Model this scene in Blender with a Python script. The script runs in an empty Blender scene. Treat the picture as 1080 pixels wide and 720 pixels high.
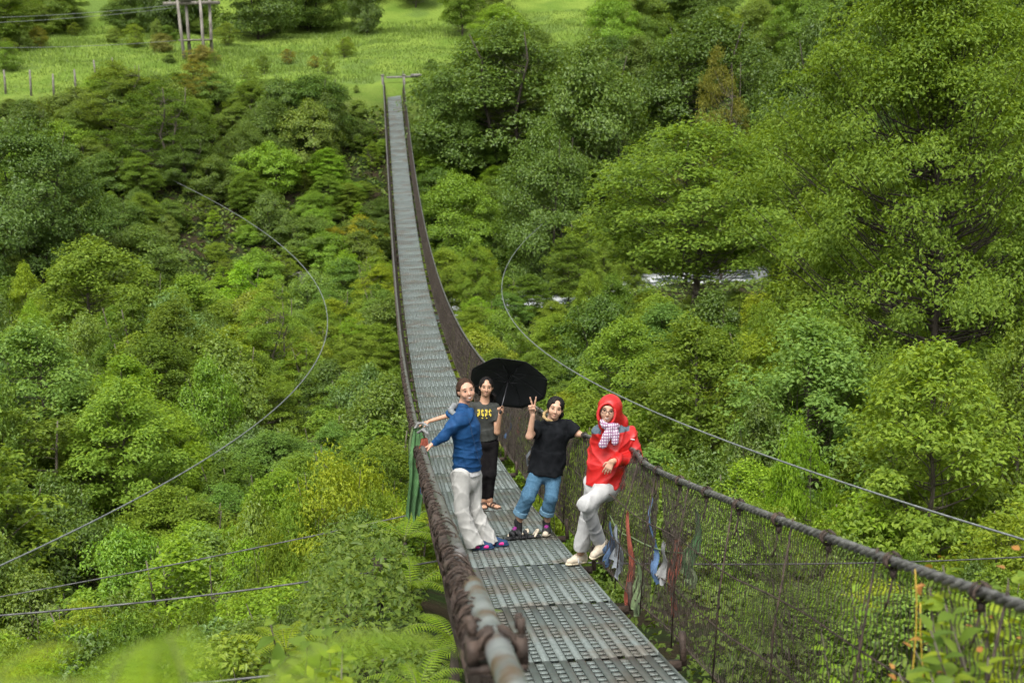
import bpy, math, random
import numpy as np
from mathutils import Vector, Matrix
R = math.radians
scene = bpy.context.scene
COL = scene.collection
rng = np.random.default_rng(7)

# ------------------------------------------------------------------ camera
CAM = np.array([-1.10487, 0.0, 3.45745])
YAW, PITCH, ROLL, FOC = 0.08641, 0.16731, -0.02615, 1500.0
_f = np.array([math.sin(YAW)*math.cos(PITCH), math.cos(YAW)*math.cos(PITCH), -math.sin(PITCH)])
_r0 = np.array([math.cos(YAW), -math.sin(YAW), 0.0]); _u0 = np.cross(_r0, _f)
CR = _r0*math.cos(ROLL) + _u0*math.sin(ROLL)
CU = -_r0*math.sin(ROLL) + _u0*math.cos(ROLL)
CF = _f
def ray(px, py): return CF + CR*(px-540)/FOC - CU*(py-360)/FOC
def at(px, py, Y):
    d = ray(px, py); return CAM + d*(Y/d[1])
def pix(P):
    d = np.asarray(P, float) - CAM; z = d@CF
    return 540+FOC*(d@CR)/z, 360-FOC*(d@CU)/z
cd = bpy.data.cameras.new('camera'); cam = bpy.data.objects.new('camera', cd); COL.objects.link(cam)
cd.sensor_width = 36; cd.lens = 50.0; cd.clip_start = 0.05; cd.clip_end = 2000
M4 = Matrix.Identity(4)
for i in range(3):
    M4[i][0], M4[i][1], M4[i][2], M4[i][3] = CR[i], CU[i], -CF[i], CAM[i]
cam.matrix_world = M4
cd.dof.use_dof = True; cd.dof.focus_distance = 13.9; cd.dof.aperture_fstop = 3.6
scene.camera = cam

# ------------------------------------------------------------------ light
world = bpy.data.worlds.new('World'); scene.world = world; world.use_nodes = True
nt = world.node_tree; bg = nt.nodes['Background']
sky = nt.nodes.new('ShaderNodeTexSky'); sky.sky_type = 'NISHITA'; sky.sun_disc = False
SUN_EL, SUN_ROT = R(58), R(200)
sky.sun_elevation = SUN_EL; sky.sun_rotation = SUN_ROT; sky.dust_density = 4.0; sky.ozone_density = 0.6; sky.air_density = 1.2
hs = nt.nodes.new('ShaderNodeHueSaturation'); hs.inputs['Saturation'].default_value = 0.15
nt.links.new(sky.outputs[0], hs.inputs['Color']); nt.links.new(hs.outputs[0], bg.inputs[0])
bg.inputs[1].default_value = 0.15
sd = bpy.data.lights.new('sun', 'SUN'); sd.energy = 1.35; sd.angle = R(24); sd.color = (1.0, 0.97, 0.9)
sun = bpy.data.objects.new('sun', sd); COL.objects.link(sun)
# direction the light comes from: behind-left of the camera, high
az = SUN_ROT
sdir = Vector((math.sin(az)*math.cos(SUN_EL), math.cos(az)*math.cos(SUN_EL), math.sin(SUN_EL)))
sun.rotation_euler = sdir.to_track_quat('Z', 'Y').to_euler()
scene.view_settings.view_transform = 'Standard'; scene.view_settings.look = 'None'
scene.view_settings.exposure = 1.1; scene.view_settings.gamma = 1.0
scene.render.engine = 'CYCLES'
cy = scene.cycles
cy.max_bounces = 8; cy.diffuse_bounces = 5; cy.glossy_bounces = 2; cy.transmission_bounces = 5; cy.transparent_max_bounces = 4
cy.use_denoising = True; cy.caustics_reflective = False; cy.caustics_refractive = False
cy.use_adaptive_sampling = True; cy.adaptive_threshold = 0.02

# ------------------------------------------------------------------ object helpers
def link_mesh(name, me, mat=None, parent=None, smooth=False):
    if mat is not None and not me.materials: me.materials.append(mat)
    if smooth: me.polygons.foreach_set('use_smooth', np.ones(len(me.polygons), bool))
    o = bpy.data.objects.new(name, me); COL.objects.link(o)
    if parent is not None: o.parent = parent
    return o
def tag(o, label=None, cat=None, group=None, kind=None):
    if label: o['label'] = label
    if cat: o['category'] = cat
    if group: o['group'] = group
    if kind: o['kind'] = kind
    return o
def empty(name, loc=(0, 0, 0)):
    o = bpy.data.objects.new(name, None); COL.objects.link(o); o.location = loc; o.empty_display_size = .2
    return o
def np_mesh(name, V, F):
    """V (n,3); F list of arrays (m,k) of one or more face sizes"""
    me = bpy.data.meshes.new(name); V = np.asarray(V, np.float32)
    if not isinstance(F, list): F = [F]
    F = [np.asarray(f, np.int32) for f in F if len(f)]
    me.vertices.add(len(V)); me.vertices.foreach_set('co', V.ravel())
    nl = sum(f.size for f in F); nf = sum(len(f) for f in F)
    me.loops.add(nl); me.polygons.add(nf)
    me.loops.foreach_set('vertex_index', np.concatenate([f.ravel() for f in F]))
    st, tot, k = [], [], 0
    for f in F:
        st.append(k+np.arange(len(f))*f.shape[1]); tot.append(np.full(len(f), f.shape[1])); k += f.size
    me.polygons.foreach_set('loop_start', np.concatenate(st).astype(np.int32))
    me.polygons.foreach_set('loop_total', np.concatenate(tot).astype(np.int32))
    me.update(calc_edges=True); me.validate()
    return me
class MB:
    """collects quads and triangles, then becomes one mesh object"""
    def __init__(s): s.V = []; s.Q = []; s.T = []; s.n = 0
    def add(s, V, Q=None, T=None):
        V = np.asarray(V, float).reshape(-1, 3)
        if Q is not None: s.Q.append(np.asarray(Q)+s.n)
        if T is not None: s.T.append(np.asarray(T)+s.n)
        s.V.append(V); s.n += len(V)
    def box(s, c, size, ax=None):
        c = np.asarray(c, float); h = np.asarray(size, float)/2
        A = np.eye(3) if ax is None else np.asarray(ax, float)
        P = np.array([[i, j, k] for i in (-1, 1) for j in (-1, 1) for k in (-1, 1)])*h
        s.add(c+P@A, [[0, 1, 3, 2], [4, 6, 7, 5], [0, 4, 5, 1], [2, 3, 7, 6], [0, 2, 6, 4], [1, 5, 7, 3]])
    def tube(s, pts, rad, n=6, caps=True):
        P = np.asarray(pts, float); m = len(P)
        rad = np.broadcast_to(np.asarray(rad, float), (m,)) if np.ndim(rad) < 2 else rad
        T = np.gradient(P, axis=0); T /= np.linalg.norm(T, axis=1, keepdims=True)+1e-9
        ref = np.array([0, 0, 1.]) if abs(T[0, 2]) < .9 else np.array([1., 0, 0])
        U = np.cross(T, ref); U /= np.linalg.norm(U, axis=1, keepdims=True)+1e-9
        W = np.cross(U, T)
        a = np.arange(n)*2*np.pi/n
        ring = P[:, None]+rad[:, None, None]*(np.cos(a)[None, :, None]*U[:, None]+np.sin(a)[None, :, None]*W[:, None])
        i = np.arange(m-1)[:, None]*n; j = np.arange(n)[None]; j2 = (j+1) % n
        Q = np.stack([i+j, i+j2, i+n+j2, i+n+j], -1).reshape(-1, 4)
        V = ring.reshape(-1, 3); T3 = None
        if caps:
            V = np.concatenate([V, P[:1], P[-1:]]); k = m*n
            T3 = [[k, (q+1) % n, q] for q in range(n)]+[[k+1, (m-1)*n+q, (m-1)*n+(q+1) % n] for q in range(n)]
        s.add(V, Q, T3)
    def mesh(s, name):
        F = []
        if s.Q: F.append(np.concatenate(s.Q))
        if s.T: F.append(np.concatenate(s.T))
        return np_mesh(name, np.concatenate(s.V), F)
    def build(s, name, mat, parent=None, smooth=False): return link_mesh(name, s.mesh(name), mat, parent, smooth)
def nrm(v):
    v = np.asarray(v, float); return v/(np.linalg.norm(v)+1e-12)

# ------------------------------------------------------------------ materials
def new_mat(name):
    m = bpy.data.materials.new(name); m.use_nodes = True
    return m, m.node_tree, m.node_tree.nodes['Principled BSDF']
def noise_mat(name, c1, c2, scale=8, rough=.7, metal=0., bump=.2, bscale=None, bdist=.02, spec=.4, detail=6, c3=None, s3=1.5, stretch=None, world=False):
    m, t, p = new_mat(name)
    tc = t.nodes.new('ShaderNodeTexCoord'); src = tc.outputs['Object']
    if world: src = t.nodes.new('ShaderNodeNewGeometry').outputs['Position']
    if stretch:
        mp = t.nodes.new('ShaderNodeMapping'); mp.inputs['Scale'].default_value = stretch
        t.links.new(src, mp.inputs[0]); src = mp.outputs[0]
    n = t.nodes.new('ShaderNodeTexNoise'); n.inputs['Scale'].default_value = scale; n.inputs['Detail'].default_value = detail
    t.links.new(src, n.inputs['Vector'])
    cr = t.nodes.new('ShaderNodeValToRGB'); cr.color_ramp.elements[0].position = .35; cr.color_ramp.elements[1].position = .65
    cr.color_ramp.elements[0].color = (*c1, 1); cr.color_ramp.elements[1].color = (*c2, 1)
    t.links.new(n.outputs[0], cr.inputs[0]); out = cr.outputs[0]
    if c3 is not None:
        n3 = t.nodes.new('ShaderNodeTexNoise'); n3.inputs['Scale'].default_value = s3; n3.inputs['Detail'].default_value = 5
        t.links.new(src, n3.inputs['Vector'])
        r3 = t.nodes.new('ShaderNodeValToRGB'); r3.color_ramp.elements[0].position = .5; r3.color_ramp.elements[1].position = .62
        t.links.new(n3.outputs[0], r3.inputs[0])
        mx = t.nodes.new('ShaderNodeMix'); mx.data_type = 'RGBA'; t.links.new(r3.outputs[0], mx.inputs['Factor'])
        t.links.new(out, mx.inputs['A']); mx.inputs['B'].default_value = (*c3, 1); out = mx.outputs['Result']
    t.links.new(out, p.inputs['Base Color'])
    p.inputs['Roughness'].default_value = rough; p.inputs['Metallic'].default_value = metal; p.inputs['Specular IOR Level'].default_value = spec
    if bump:
        nb = t.nodes.new('ShaderNodeTexNoise'); nb.inputs['Scale'].default_value = bscale or scale*3; nb.inputs['Detail'].default_value = 5
        t.links.new(src, nb.inputs['Vector'])
        b = t.nodes.new('ShaderNodeBump'); b.inputs['Strength'].default_value = bump; b.inputs['Distance'].default_value = bdist
        t.links.new(nb.outputs[0], b.inputs['Height']); t.links.new(b.outputs[0], p.inputs['Normal'])
    return m
def leaf_mat(name, ca, cb, trans=.35, rough=.45, use_obj=True, spec=.35):
    """per-leaf tint (random per island), times the object's own colour; thin-leaf light passing through"""
    m, t, p = new_mat(name)
    g = t.nodes.new('ShaderNodeNewGeometry')
    mx = t.nodes.new('ShaderNodeMix'); mx.data_type = 'RGBA'
    t.links.new(g.outputs['Random Per Island'], mx.inputs['Factor'])
    mx.inputs['A'].default_value = (*ca, 1); mx.inputs['B'].default_value = (*cb, 1)
    col = mx.outputs['Result']
    if use_obj:
        oi = t.nodes.new('ShaderNodeObjectInfo'); m2 = t.nodes.new('ShaderNodeMix'); m2.data_type = 'RGBA'; m2.blend_type = 'MULTIPLY'
        m2.inputs['Factor'].default_value = 1
        t.links.new(col, m2.inputs['A']); t.links.new(oi.outputs['Color'], m2.inputs['B']); col = m2.outputs['Result']
    t.links.new(col, p.inputs['Base Color']); p.inputs['Roughness'].default_value = rough; p.inputs['Specular IOR Level'].default_value = spec
    tr = t.nodes.new('ShaderNodeBsdfTranslucent')
    m3 = t.nodes.new('ShaderNodeMix'); m3.data_type = 'RGBA'; m3.blend_type = 'MULTIPLY'; m3.inputs['Factor'].default_value = 1
    t.links.new(col, m3.inputs['A']); m3.inputs['B'].default_value = (1.25, 1.15, .45, 1); t.links.new(m3.outputs['Result'], tr.inputs[0])
    ms = t.nodes.new('ShaderNodeMixShader'); ms.inputs[0].default_value = trans
    t.links.new(p.outputs[0], ms.inputs[1]); t.links.new(tr.outputs[0], ms.inputs[2])
    t.links.new(ms.outputs[0], t.nodes['Material Output'].inputs[0])
    return m
M = {}
M['leaf'] = leaf_mat('leaf', (.090, .158, .017), (.195, .282, .034), trans=.47, rough=.5, spec=.22)
M['leaf_gloss'] = leaf_mat('glossy_leaf', (.080, .145, .020), (.168, .245, .036), trans=.38, rough=.38, spec=.35)
M['fern'] = leaf_mat('fern_leaf', (.12, .22, .012), (.19, .29, .02), trans=.45, spec=.2)
M['cover'] = leaf_mat('ground_cover', (.060, .110, .014), (.145, .205, .028), spec=.2)
M['grass'] = leaf_mat('meadow_grass', (.095, .158, .022), (.145, .21, .034), trans=.35)
M['bark'] = noise_mat('bark', (.045, .035, .025), (.13, .11, .085), 9, .9, bump=.5, stretch=(1, 1, .3))
M['bark_dark'] = noise_mat('dark_bark', (.02, .016, .012), (.06, .048, .036), 9, .9, bump=.5, stretch=(1, 1, .3))
M['steel'] = noise_mat('galvanised_steel', (.125, .148, .137), (.180, .210, .196), 26, .38, .2, bump=.08, bscale=60, c3=(.125, .12, .10), s3=1.6, world=True)
M['steel_red'] = noise_mat('primed_steel', (.38, .27, .25), (.48, .38, .35), 14, .5, .1, bump=.2)
M['rust'] = noise_mat('rusty_wire', (.022, .015, .011), (.075, .051, .038), 16, .7, .2, bump=.4)
M['wire'] = noise_mat('weathered_wire', (.038, .030, .024), (.10, .080, .064), 20, .6, .3, bump=.1)
M['rope'] = noise_mat('wet_cable', (.055, .053, .05), (.19, .185, .175), 22, .38, .5, bump=.5, bscale=40)
M['pipe'] = noise_mat('grey_pipe', (.13, .145, .145), (.23, .245, .24), 7, .4, .3, bump=.2, c3=(.12, .08, .055), s3=5)
M['cable'] = noise_mat('grey_cable', (.14, .15, .15), (.24, .255, .25), 12, .45, .4, bump=.2)
M['thin_cable'] = noise_mat('dark_cable', (.05, .05, .05), (.13, .13, .125), 12, .5, .3, bump=.2)
M['concrete'] = noise_mat('weathered_concrete', (.10, .095, .085), (.20, .19, .17), 5, .9, bump=.3)
M['wood_pole'] = noise_mat('weathered_wood', (.11, .098, .08), (.24, .22, .19), 6, .85, bump=.3, stretch=(1, 1, .2))
M['fence_wood'] = noise_mat('fence_wood', (.10, .09, .075), (.22, .20, .17), 6, .85, bump=.3)
# ------------------------------------------------------------------ terrain
def sstep(a, b, x):
    t = np.clip((x-a)/(b-a), 0, 1); return t*t*(3-2*t)
def vnoise(x, y, s=1., seed=0):
    v = 0; amp = 1.
    r = np.random.default_rng(seed+99)
    for o in range(4):
        ph = r.uniform(0, 6.28, 6); a = r.uniform(0, 6.28)
        u = (x*np.cos(a)+y*np.sin(a))/s; w = (-x*np.sin(a)+y*np.cos(a))/s
        v = v+amp*(np.sin(u+ph[0]+.7*np.sin(w*.8+ph[1]))*np.sin(w+ph[2]+.7*np.sin(u*.9+ph[3])))
        amp *= .5; s *= .47
    return v
def river_y(x): return 85.5+np.where(x < 12, .78*x, 9.4+.25*(x-12))
WATER_Z = -9.35
def ground(x, y):
    x = np.asarray(x, float); y = np.asarray(y, float)
    near = 1.75-.36*np.clip(y-.8, 0, 4.2)-.22*np.clip(y-5, 0, 9)-.44*np.maximum(y-14, 0)+.85*np.exp(-((y-11.5)/4.2)**2)*sstep(.75, 1.3, -x)*(1-sstep(1.5, 2.5, -x))
    side = .02*np.maximum(np.abs(x)-6, 0)
    near = near+side
    floor = -8.3+.5*vnoise(x, y, 9, 1)
    ry = river_y(x); d = np.abs(y-ry)
    floor = np.where(d < 11, floor+(-10.1-floor)*(1-sstep(4.0, 11, d)), floor)
    z = -np.logaddexp(-near*1.3, -floor*1.3)/1.3
    near = near-2.4*sstep(1.5, 3.6, -x)*sstep(5, 10, y)-1.6*sstep(2.2, 5, x)*sstep(6, 12, y)
    near = near+1.25*np.exp(-((x+1.44)/.45)**2-((y-1.5)/.6)**2)
    z = np.maximum(near, floor)+.25*np.exp(-((near-floor)/1.5)**2)
    yb = ry+9
    # far slope: reaches 4.6 m at y = 119 over the bridge end, then the meadow, then the wooded hill
    top = 4.7+.02*np.clip(x, -40, 40)*0
    k = (top+8.6)/np.maximum(119-yb, 14)
    rise = np.clip((y-yb)*k, 0, top+8.6)
    z = z+np.where(y > yb, rise, 0)*1.0
    z = z+.19*np.clip(y-119, 0, 34)+.36*np.maximum(y-153, 0)*sstep(150, 175, y)
    z = z+.22*vnoise(x, y, 4, 2)*sstep(12, 30, np.abs(y-118)+np.abs(x)*.6)*.8
    z = z+sstep(18, 60, x-.15*y)*sstep(20, 60, y)*4
    return z
def ghit(px, py, y0=4, y1=260):
    Y = np.linspace(y0, y1, 4000); d = ray(px, py); P = CAM+d*(Y/d[1])[:, None]
    h = P[:, 2]-ground(P[:, 0], P[:, 1]); i = np.argmax(h < 0); return P[i]
ys = np.concatenate([np.arange(-30, 60, .8), np.arange(60, 180, 1.2), np.arange(180, 420, 8)])
xs = np.concatenate([np.arange(-260, -50, 8), np.arange(-50, 62, 1.0), np.arange(62, 280, 8)])
X, Y = np.meshgrid(xs, ys); Z = ground(X, Y)
nx, ny = len(xs), len(ys)
ii = (np.arange(ny-1)[:, None]*nx+np.arange(nx-1)[None]).ravel()
g_me = np_mesh('ground', np.stack([X, Y, Z], -1).reshape(-1, 3), np.stack([ii, ii+1, ii+nx+1, ii+nx], -1))
# ground: brown earth and moss below, meadow grass on the bench beyond the bridge
m, t, p = new_mat('valley_ground')
geo = t.nodes.new('ShaderNodeNewGeometry'); sx = t.nodes.new('ShaderNodeSeparateXYZ'); t.links.new(geo.outputs['Position'], sx.inputs[0])
def ramp(src, a, b, c0=(0, 0, 0), c1=(1, 1, 1)):
    r = t.nodes.new('ShaderNodeValToRGB'); r.color_ramp.elements[0].position = a; r.color_ramp.elements[1].position = b
    r.color_ramp.elements[0].color = (*c0, 1); r.color_ramp.elements[1].color = (*c1, 1); t.links.new(src, r.inputs[0]); return r.outputs[0]
def tnoise(s, d=6):
    n = t.nodes.new('ShaderNodeTexNoise'); n.inputs['Scale'].default_value = s; n.inputs['Detail'].default_value = d
    t.links.new(geo.outputs['Position'], n.inputs['Vector']); return n.outputs[0]
def mixc(f, A, B):
    x = t.nodes.new('ShaderNodeMix'); x.data_type = 'RGBA'
    t.links.new(f, x.inputs['Factor'])
    for k, v in (('A', A), ('B', B)):
        if isinstance(v, tuple): x.inputs[k].default_value = (*v, 1)
        else: t.links.new(v, x.inputs[k])
    return x.outputs['Result']
mr = t.nodes.new('ShaderNodeMapRange'); mr.inputs['From Min'].default_value = 111; mr.inputs['From Max'].default_value = 120
t.links.new(sx.outputs['Y'], mr.inputs['Value'])
earth = ramp(tnoise(.9), .42, .6, (.018, .030, .007), (.032, .025, .014))
mead = ramp(tnoise(.35, 8), .35, .65, (.095, .155, .022), (.148, .21, .034))
mead2 = mixc(ramp(tnoise(.16, 4), .56, .66), mead, (.09, .14, .028))
t.links.new(mixc(mr.outputs[0], earth, mead2), p.inputs['Base Color']); p.inputs['Roughness'].default_value = .95; p.inputs['Specular IOR Level'].default_value = .08
bb = t.nodes.new('ShaderNodeBump'); bb.inputs['Strength'].default_value = .6; bb.inputs['Distance'].default_value = .3
t.links.new(tnoise(3.5, 8), bb.inputs['Height']); t.links.new(bb.outputs[0], p.inputs['Normal'])
tag(link_mesh('ground', g_me, m, smooth=True), kind='structure')
# river with white water
xr = np.arange(-70, 80, 1.0); w_ = np.linspace(-7.5, 7.5, 16)
XR = np.repeat(xr[:, None], 16, 1); YR = river_y(XR)+w_[None]*1.25; ZR = WATER_Z+.10*vnoise(XR, YR, 1.3, 5)
ii = (np.arange(len(xr)-1)[:, None]*16+np.arange(15)[None]).ravel()
m, t, p = new_mat('river_water')
geo = t.nodes.new('ShaderNodeNewGeometry')
foam = ramp(tnoise(.7, 8), .44, .56)
t.links.new(mixc(foam, (.09, .115, .11), (.50, .52, .52)), p.inputs['Base Color'])
t.links.new(ramp(tnoise(.7, 8), .42, .6, (.08, .08, .08), (.6, .6, .6)), p.inputs['Roughness'])
bb = t.nodes.new('ShaderNodeBump'); bb.inputs['Strength'].default_value = .5; bb.inputs['Distance'].default_value = .15
t.links.new(tnoise(2.2, 6), bb.inputs['Height']); t.links.new(bb.outputs[0], p.inputs['Normal'])
tag(link_mesh('river', np_mesh('river', np.stack([XR, YR, ZR], -1).reshape(-1, 3), np.stack([ii, ii+16, ii+17, ii+1], -1)), m, smooth=True), kind='structure')

# ------------------------------------------------------------------ foliage
def leaf_cloud(C, N, L, asp=.5, droop=.15, fold=.12, rg=rng, along=None):
    """one kite leaf (two triangles) per centre; returns V, T"""
    n = len(C); L = np.broadcast_to(L, (n,))[:, None]
    N = N/(np.linalg.norm(N, axis=1, keepdims=True)+1e-9)
    A = rg.normal(size=(n, 3)) if along is None else along
    T = A-(A*N).sum(1, keepdims=True)*N; T /= np.linalg.norm(T, axis=1, keepdims=True)+1e-9
    S = np.cross(N, T)
    b = C-T*L*.5; tip = C+T*L*.5-N*L*droop
    m = C-T*L*.05
    l = m+S*L*asp*.5+N*L*fold; r = m-S*L*asp*.5+N*L*fold
    V = np.stack([b, r, tip, l], 1).reshape(-1, 3)
    k = np.arange(n)[:, None]*4
    F = np.concatenate([k+np.array([[0, 1, 2]]), k+np.array([[0, 2, 3]])], 1).reshape(-1, 3)
    return V, F
def grow(seed, h, r, base=.3, nl=16000, leaf=.10, asp=.5, clumps=90, flat=.5, crs=.26, top_heavy=1., shape=.75, up=1., trunk_r=.05, stems=1, lean=.2, sep=.12):
    """a tree or bush: trunk + limbs mesh, crown-of-leaves mesh"""
    rg = np.random.default_rng(seed)
    br = MB()
    # clump centres in an uneven ovoid, more on the outside
    C = []
    lob = rg.uniform(0, 6.28, 4)
    while len(C) < clumps:
        z = rg.uniform(0, 1); a = rg.uniform(0, 6.28)
        env = (math.sin(math.pi*min(1, (z*.93+.07))**shape))**.7
        env *= 1+.22*math.sin(2*a+lob[0]+3*z)+.15*math.sin(3*a+lob[1]-4*z)
        q = rg.uniform(0, 1)**.42
        c = np.array([r*env*q*math.cos(a), r*env*q*math.sin(a), h*(base+(1-base)*z*.95)])
        if all(np.linalg.norm((c-d)/np.array([r, r, h*.6])) > sep for d in C[-160:]) or rg.random() < .05: C.append(c)
    C = np.array(C)
    tops = []
    for s in range(stems):
        a = rg.uniform(0, 6.28); off = 0 if stems == 1 else r*.25
        p0 = np.array([off*math.cos(a)*.3, off*math.sin(a)*.3, -.3]); p1 = np.array([off*math.cos(a)*2.2+rg.normal()*lean*r*.3, off*math.sin(a)*2.2+rg.normal()*lean*r*.3, h*.92])
        k = np.linspace(0, 1, 7)[:, None]; P = p0+(p1-p0)*k; P[1:-1] += rg.normal(size=(5, 3))*[r*.05, r*.05, 0]
        br.tube(P, np.linspace(trunk_r*h*.28, trunk_r*h*.05, 7), 7); tops.append(P)
    for c in C:
        P = tops[rg.integers(stems)]
        zt = np.clip((c[2]-.35*np.hypot(c[0], c[1]))/h, .12, .85); f = zt*6; i = int(f); s0 = P[i]+(P[min(i+1, 6)]-P[i])*(f-i)
        mid = (s0+c)/2+np.array([0, 0, -.04*h])+rg.normal(size=3)*.04*r
        br.tube([s0, mid, c], [trunk_r*h*.045, trunk_r*h*.03, trunk_r*h*.012], 4, caps=False)
    per = np.maximum(12, (nl/clumps*rg.uniform(.55, 1.45, clumps))).astype(int)
    idx = np.repeat(np.arange(clumps), per); n = len(idx)
    cs = crs*r*rg.uniform(.65, 1.35, clumps)
    d = rg.normal(size=(n, 3)); d /= np.linalg.norm(d, axis=1, keepdims=True)
    d[:, 2] = np.where(d[:, 2] < -.2, -d[:, 2]*.7, d[:, 2])
    rad = rg.uniform(.25, 1.12, n)**.6
    off = d*rad[:, None]*cs[idx][:, None]; off[:, 2] *= flat
    # sprays droop at their rim
    off[:, 2] -= .28*cs[idx]*(np.hypot(off[:, 0], off[:, 1])/cs[idx])**2*(1-flat)
    P = C[idx]+off
    out = C[idx]-np.array([0, 0, h*.45]); out /= np.linalg.norm(out, axis=1, keepdims=True)+1e-6
    N = d*.55+out*.35+np.array([0, 0, up])+rg.normal(size=(n, 3))*.42
    V, F = leaf_cloud(P, N, leaf*rg.uniform(.6, 1.35, n), asp, rg=rg)
    return br.mesh('trunk'), np_mesh('crown', V, F)
PROTO = {}
def proto(key, n, seed0, h, r, mat, bark, **kw):
    L = []
    for i in range(n):
        tm, cm = grow(seed0+i, h, r, **kw); tm.materials.append(bark); cm.materials.append(mat); L.append((tm, cm))
    PROTO[key] = (h, r, L)
proto('high', 2, 90, 9., 3.2, M['leaf'], M['bark'], nl=36000, leaf=.13, asp=.5, clumps=170, flat=.85, crs=.21, base=.36, up=.75, shape=.8)
proto('sapling', 3, 80, 4.5, 1.15, M['leaf'], M['bark'], nl=7500, leaf=.105, asp=.46, clumps=70, flat=.85, crs=.26, base=.10, stems=2, up=.55, shape=.8)
proto('alder', 4, 10, 6.5, 2.2, M['leaf'], M['bark'], nl=27000, leaf=.12, asp=.5, clumps=150, flat=.8, crs=.22, base=.16, up=.75)
proto('bush', 3, 20, 3.6, 2.1, M['leaf_gloss'], M['bark_dark'], nl=19000, leaf=.115, asp=.55, clumps=90, flat=.85, crs=.25, base=.06, stems=3, up=.8)
proto('shrub', 3, 30, 2.4, 1.5, M['leaf'], M['bark'], nl=12000, leaf=.085, asp=.45, clumps=80, flat=.75, crs=.24, base=.04, stems=4, up=.7, shape=.9)
proto('big', 2, 40, 15., 6.2, M['leaf'], M['bark_dark'], nl=150000, leaf=.135, asp=.46, clumps=430, flat=.75, crs=.15, base=.14, shape=.62, sep=.065, up=.7)
proto('dense', 3, 50, 8., 3.6, M['leaf_gloss'], M['bark_dark'], nl=42000, leaf=.15, asp=.55, clumps=140, flat=.9, crs=.24, base=.08, stems=2, up=.8)
proto('wispy', 2, 60, 7., 2.6, M['leaf'], M['bark'], nl=20000, leaf=.125, asp=.4, clumps=130, flat=.7, crs=.20, base=.15, stems=2, up=.5)
proto('broad', 2, 70, 3.2, 1.7, M['leaf_gloss'], M['bark_dark'], nl=9000, leaf=.125, asp=.58, clumps=90, flat=.6, crs=.25, base=.05, stems=3, up=.9)
TONE = {'mid': (1, 1, 1), 'light': (1.3, 1.25, 1.15), 'cool': (1.1, 1.2, 1.9), 'yellow': (1.65, 1.4, .9), 'dark': (.78, .84, .8), 'deep': (.64, .72, .68),
        'olive': (1.12, 1.04, 1.0), 'brown': (1.55, .98, 1.3), 'gold': (2.2, 1.4, .8), 'bright': (1.45, 1.55, 1.0)}
NAME = {'high': 'leafy_tree', 'sapling': 'sapling', 'alder': 'leafy_tree', 'bush': 'dense_bush', 'shrub': 'small_shrub', 'big': 'tall_tree', 'dense': 'evergreen_tree', 'wispy': 'young_tree', 'broad': 'broadleaf_bush'}
PLANTS = []
def plant(kind, x, y, top=None, rad=None, tone='mid', label=None, cat=None, group=None, seed=None, z=None, h=None, name=None):
    h0, r0, L = PROTO[kind]
    rg = np.random.default_rng(int(abs(x*971+y*313)*10) % 100000 if seed is None else seed)
    zg = float(ground(x, y))-.1 if z is None else z
    H = (top-zg) if top is not None else (h if h else h0)
    H = max(H, .5); Rr = rad if rad else r0*H/h0
    tm, cm = L[rg.integers(len(L))]
    if kind != 'big': Rr = min(Rr, H*r0/h0/.72)     # keep the kind's own proportions
    e = empty(name or NAME[kind], (x, y, zg)); e.rotation_euler = (0, 0, rg.uniform(0, 6.28)); e.scale = (Rr/r0, Rr/r0, H/h0)
    a = bpy.data.objects.new('trunk', tm); b = bpy.data.objects.new('crown', cm)
    tn = np.array(TONE[tone])*rg.uniform(.86, 1.14)*np.array([rg.uniform(.93, 1.07), 1, rg.uniform(.9, 1.1)])
    for o in (a, b): COL.objects.link(o); o.parent = e
    b.color = (*[float(v) for v in tn], 1)
    tag(e, label, cat or ('bush' if kind in ('bush', 'shrub', 'broad') else 'tree'), group)
    PLANTS.append((x, y, zg+H, Rr, kind, e))
    return e
# ------------------------------------------------------------------ suspension bridge
W2, RX, RH, YM, ZL, AQ = 0.54, 0.83145, 1.07564, 53.478, -4.181, 0.002035
Y0B, Y1B = 0.6, 119.0
def rxr(y): return RX+.18*np.exp(-((np.asarray(y, float)-12.4)/1.3)**2)   # the right rail gives where someone leans on it
def deckz(y): return ZL+AQ*(np.asarray(y, float)-YM)**2
bridge = empty('suspension_bridge', (0, 0, 0))
tag(bridge, 'long narrow suspension footbridge with steel grating deck and wire net sides', 'bridge')
# one grating panel, 2 m long, lying along +Y from its origin
def panel_mesh(seed, L=2.0, red=False):
    rg = np.random.default_rng(seed); b = MB()
    n = 10; pit = 2*W2/n
    for i in range(n):
        x = -W2+pit*(i+.5)
        b.box((x-pit*.27, L/2, -.012+rg.normal()*.001), (pit*.44, L, .022))
        if i == n-1: b.box((W2-.004, L/2, -.008), (.008, L-.02, .05))
        nr = int(L/.112); ph = rg.random()
        for j in range(nr):
            y = min(max((j+ph)*L/nr, .042), L-.095)
            # a sunken cross rib and its raised tread plate beside the dark slot
            b.box((x+pit*.235, y, -.005+rg.normal()*.0006), (pit*.46, .080, .004)); b.box((x+pit*.25, y+.05, -.034), (pit*.56, .010, .014))
    b.box((-W2+.004, L/2, -.008), (.008, L-.02, .05))
    return b.mesh('deck_panel')
pm = [panel_mesh(s) for s in range(4)]
for q in pm: q.materials.append(M['steel'])
npan = int((Y1B-Y0B)/2)
bm_ = MB(); bm_.box((0, 0, -.085), (2*W2+.28, .075, .06)); bm_.box((-W2-.16, 0, .02), (.035, .05, .22)); bm_.box((W2+.16, 0, .02), (.035, .05, .22))
beam_me = bm_.mesh('cross_beam'); beam_me.materials.append(M['rust'])
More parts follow.
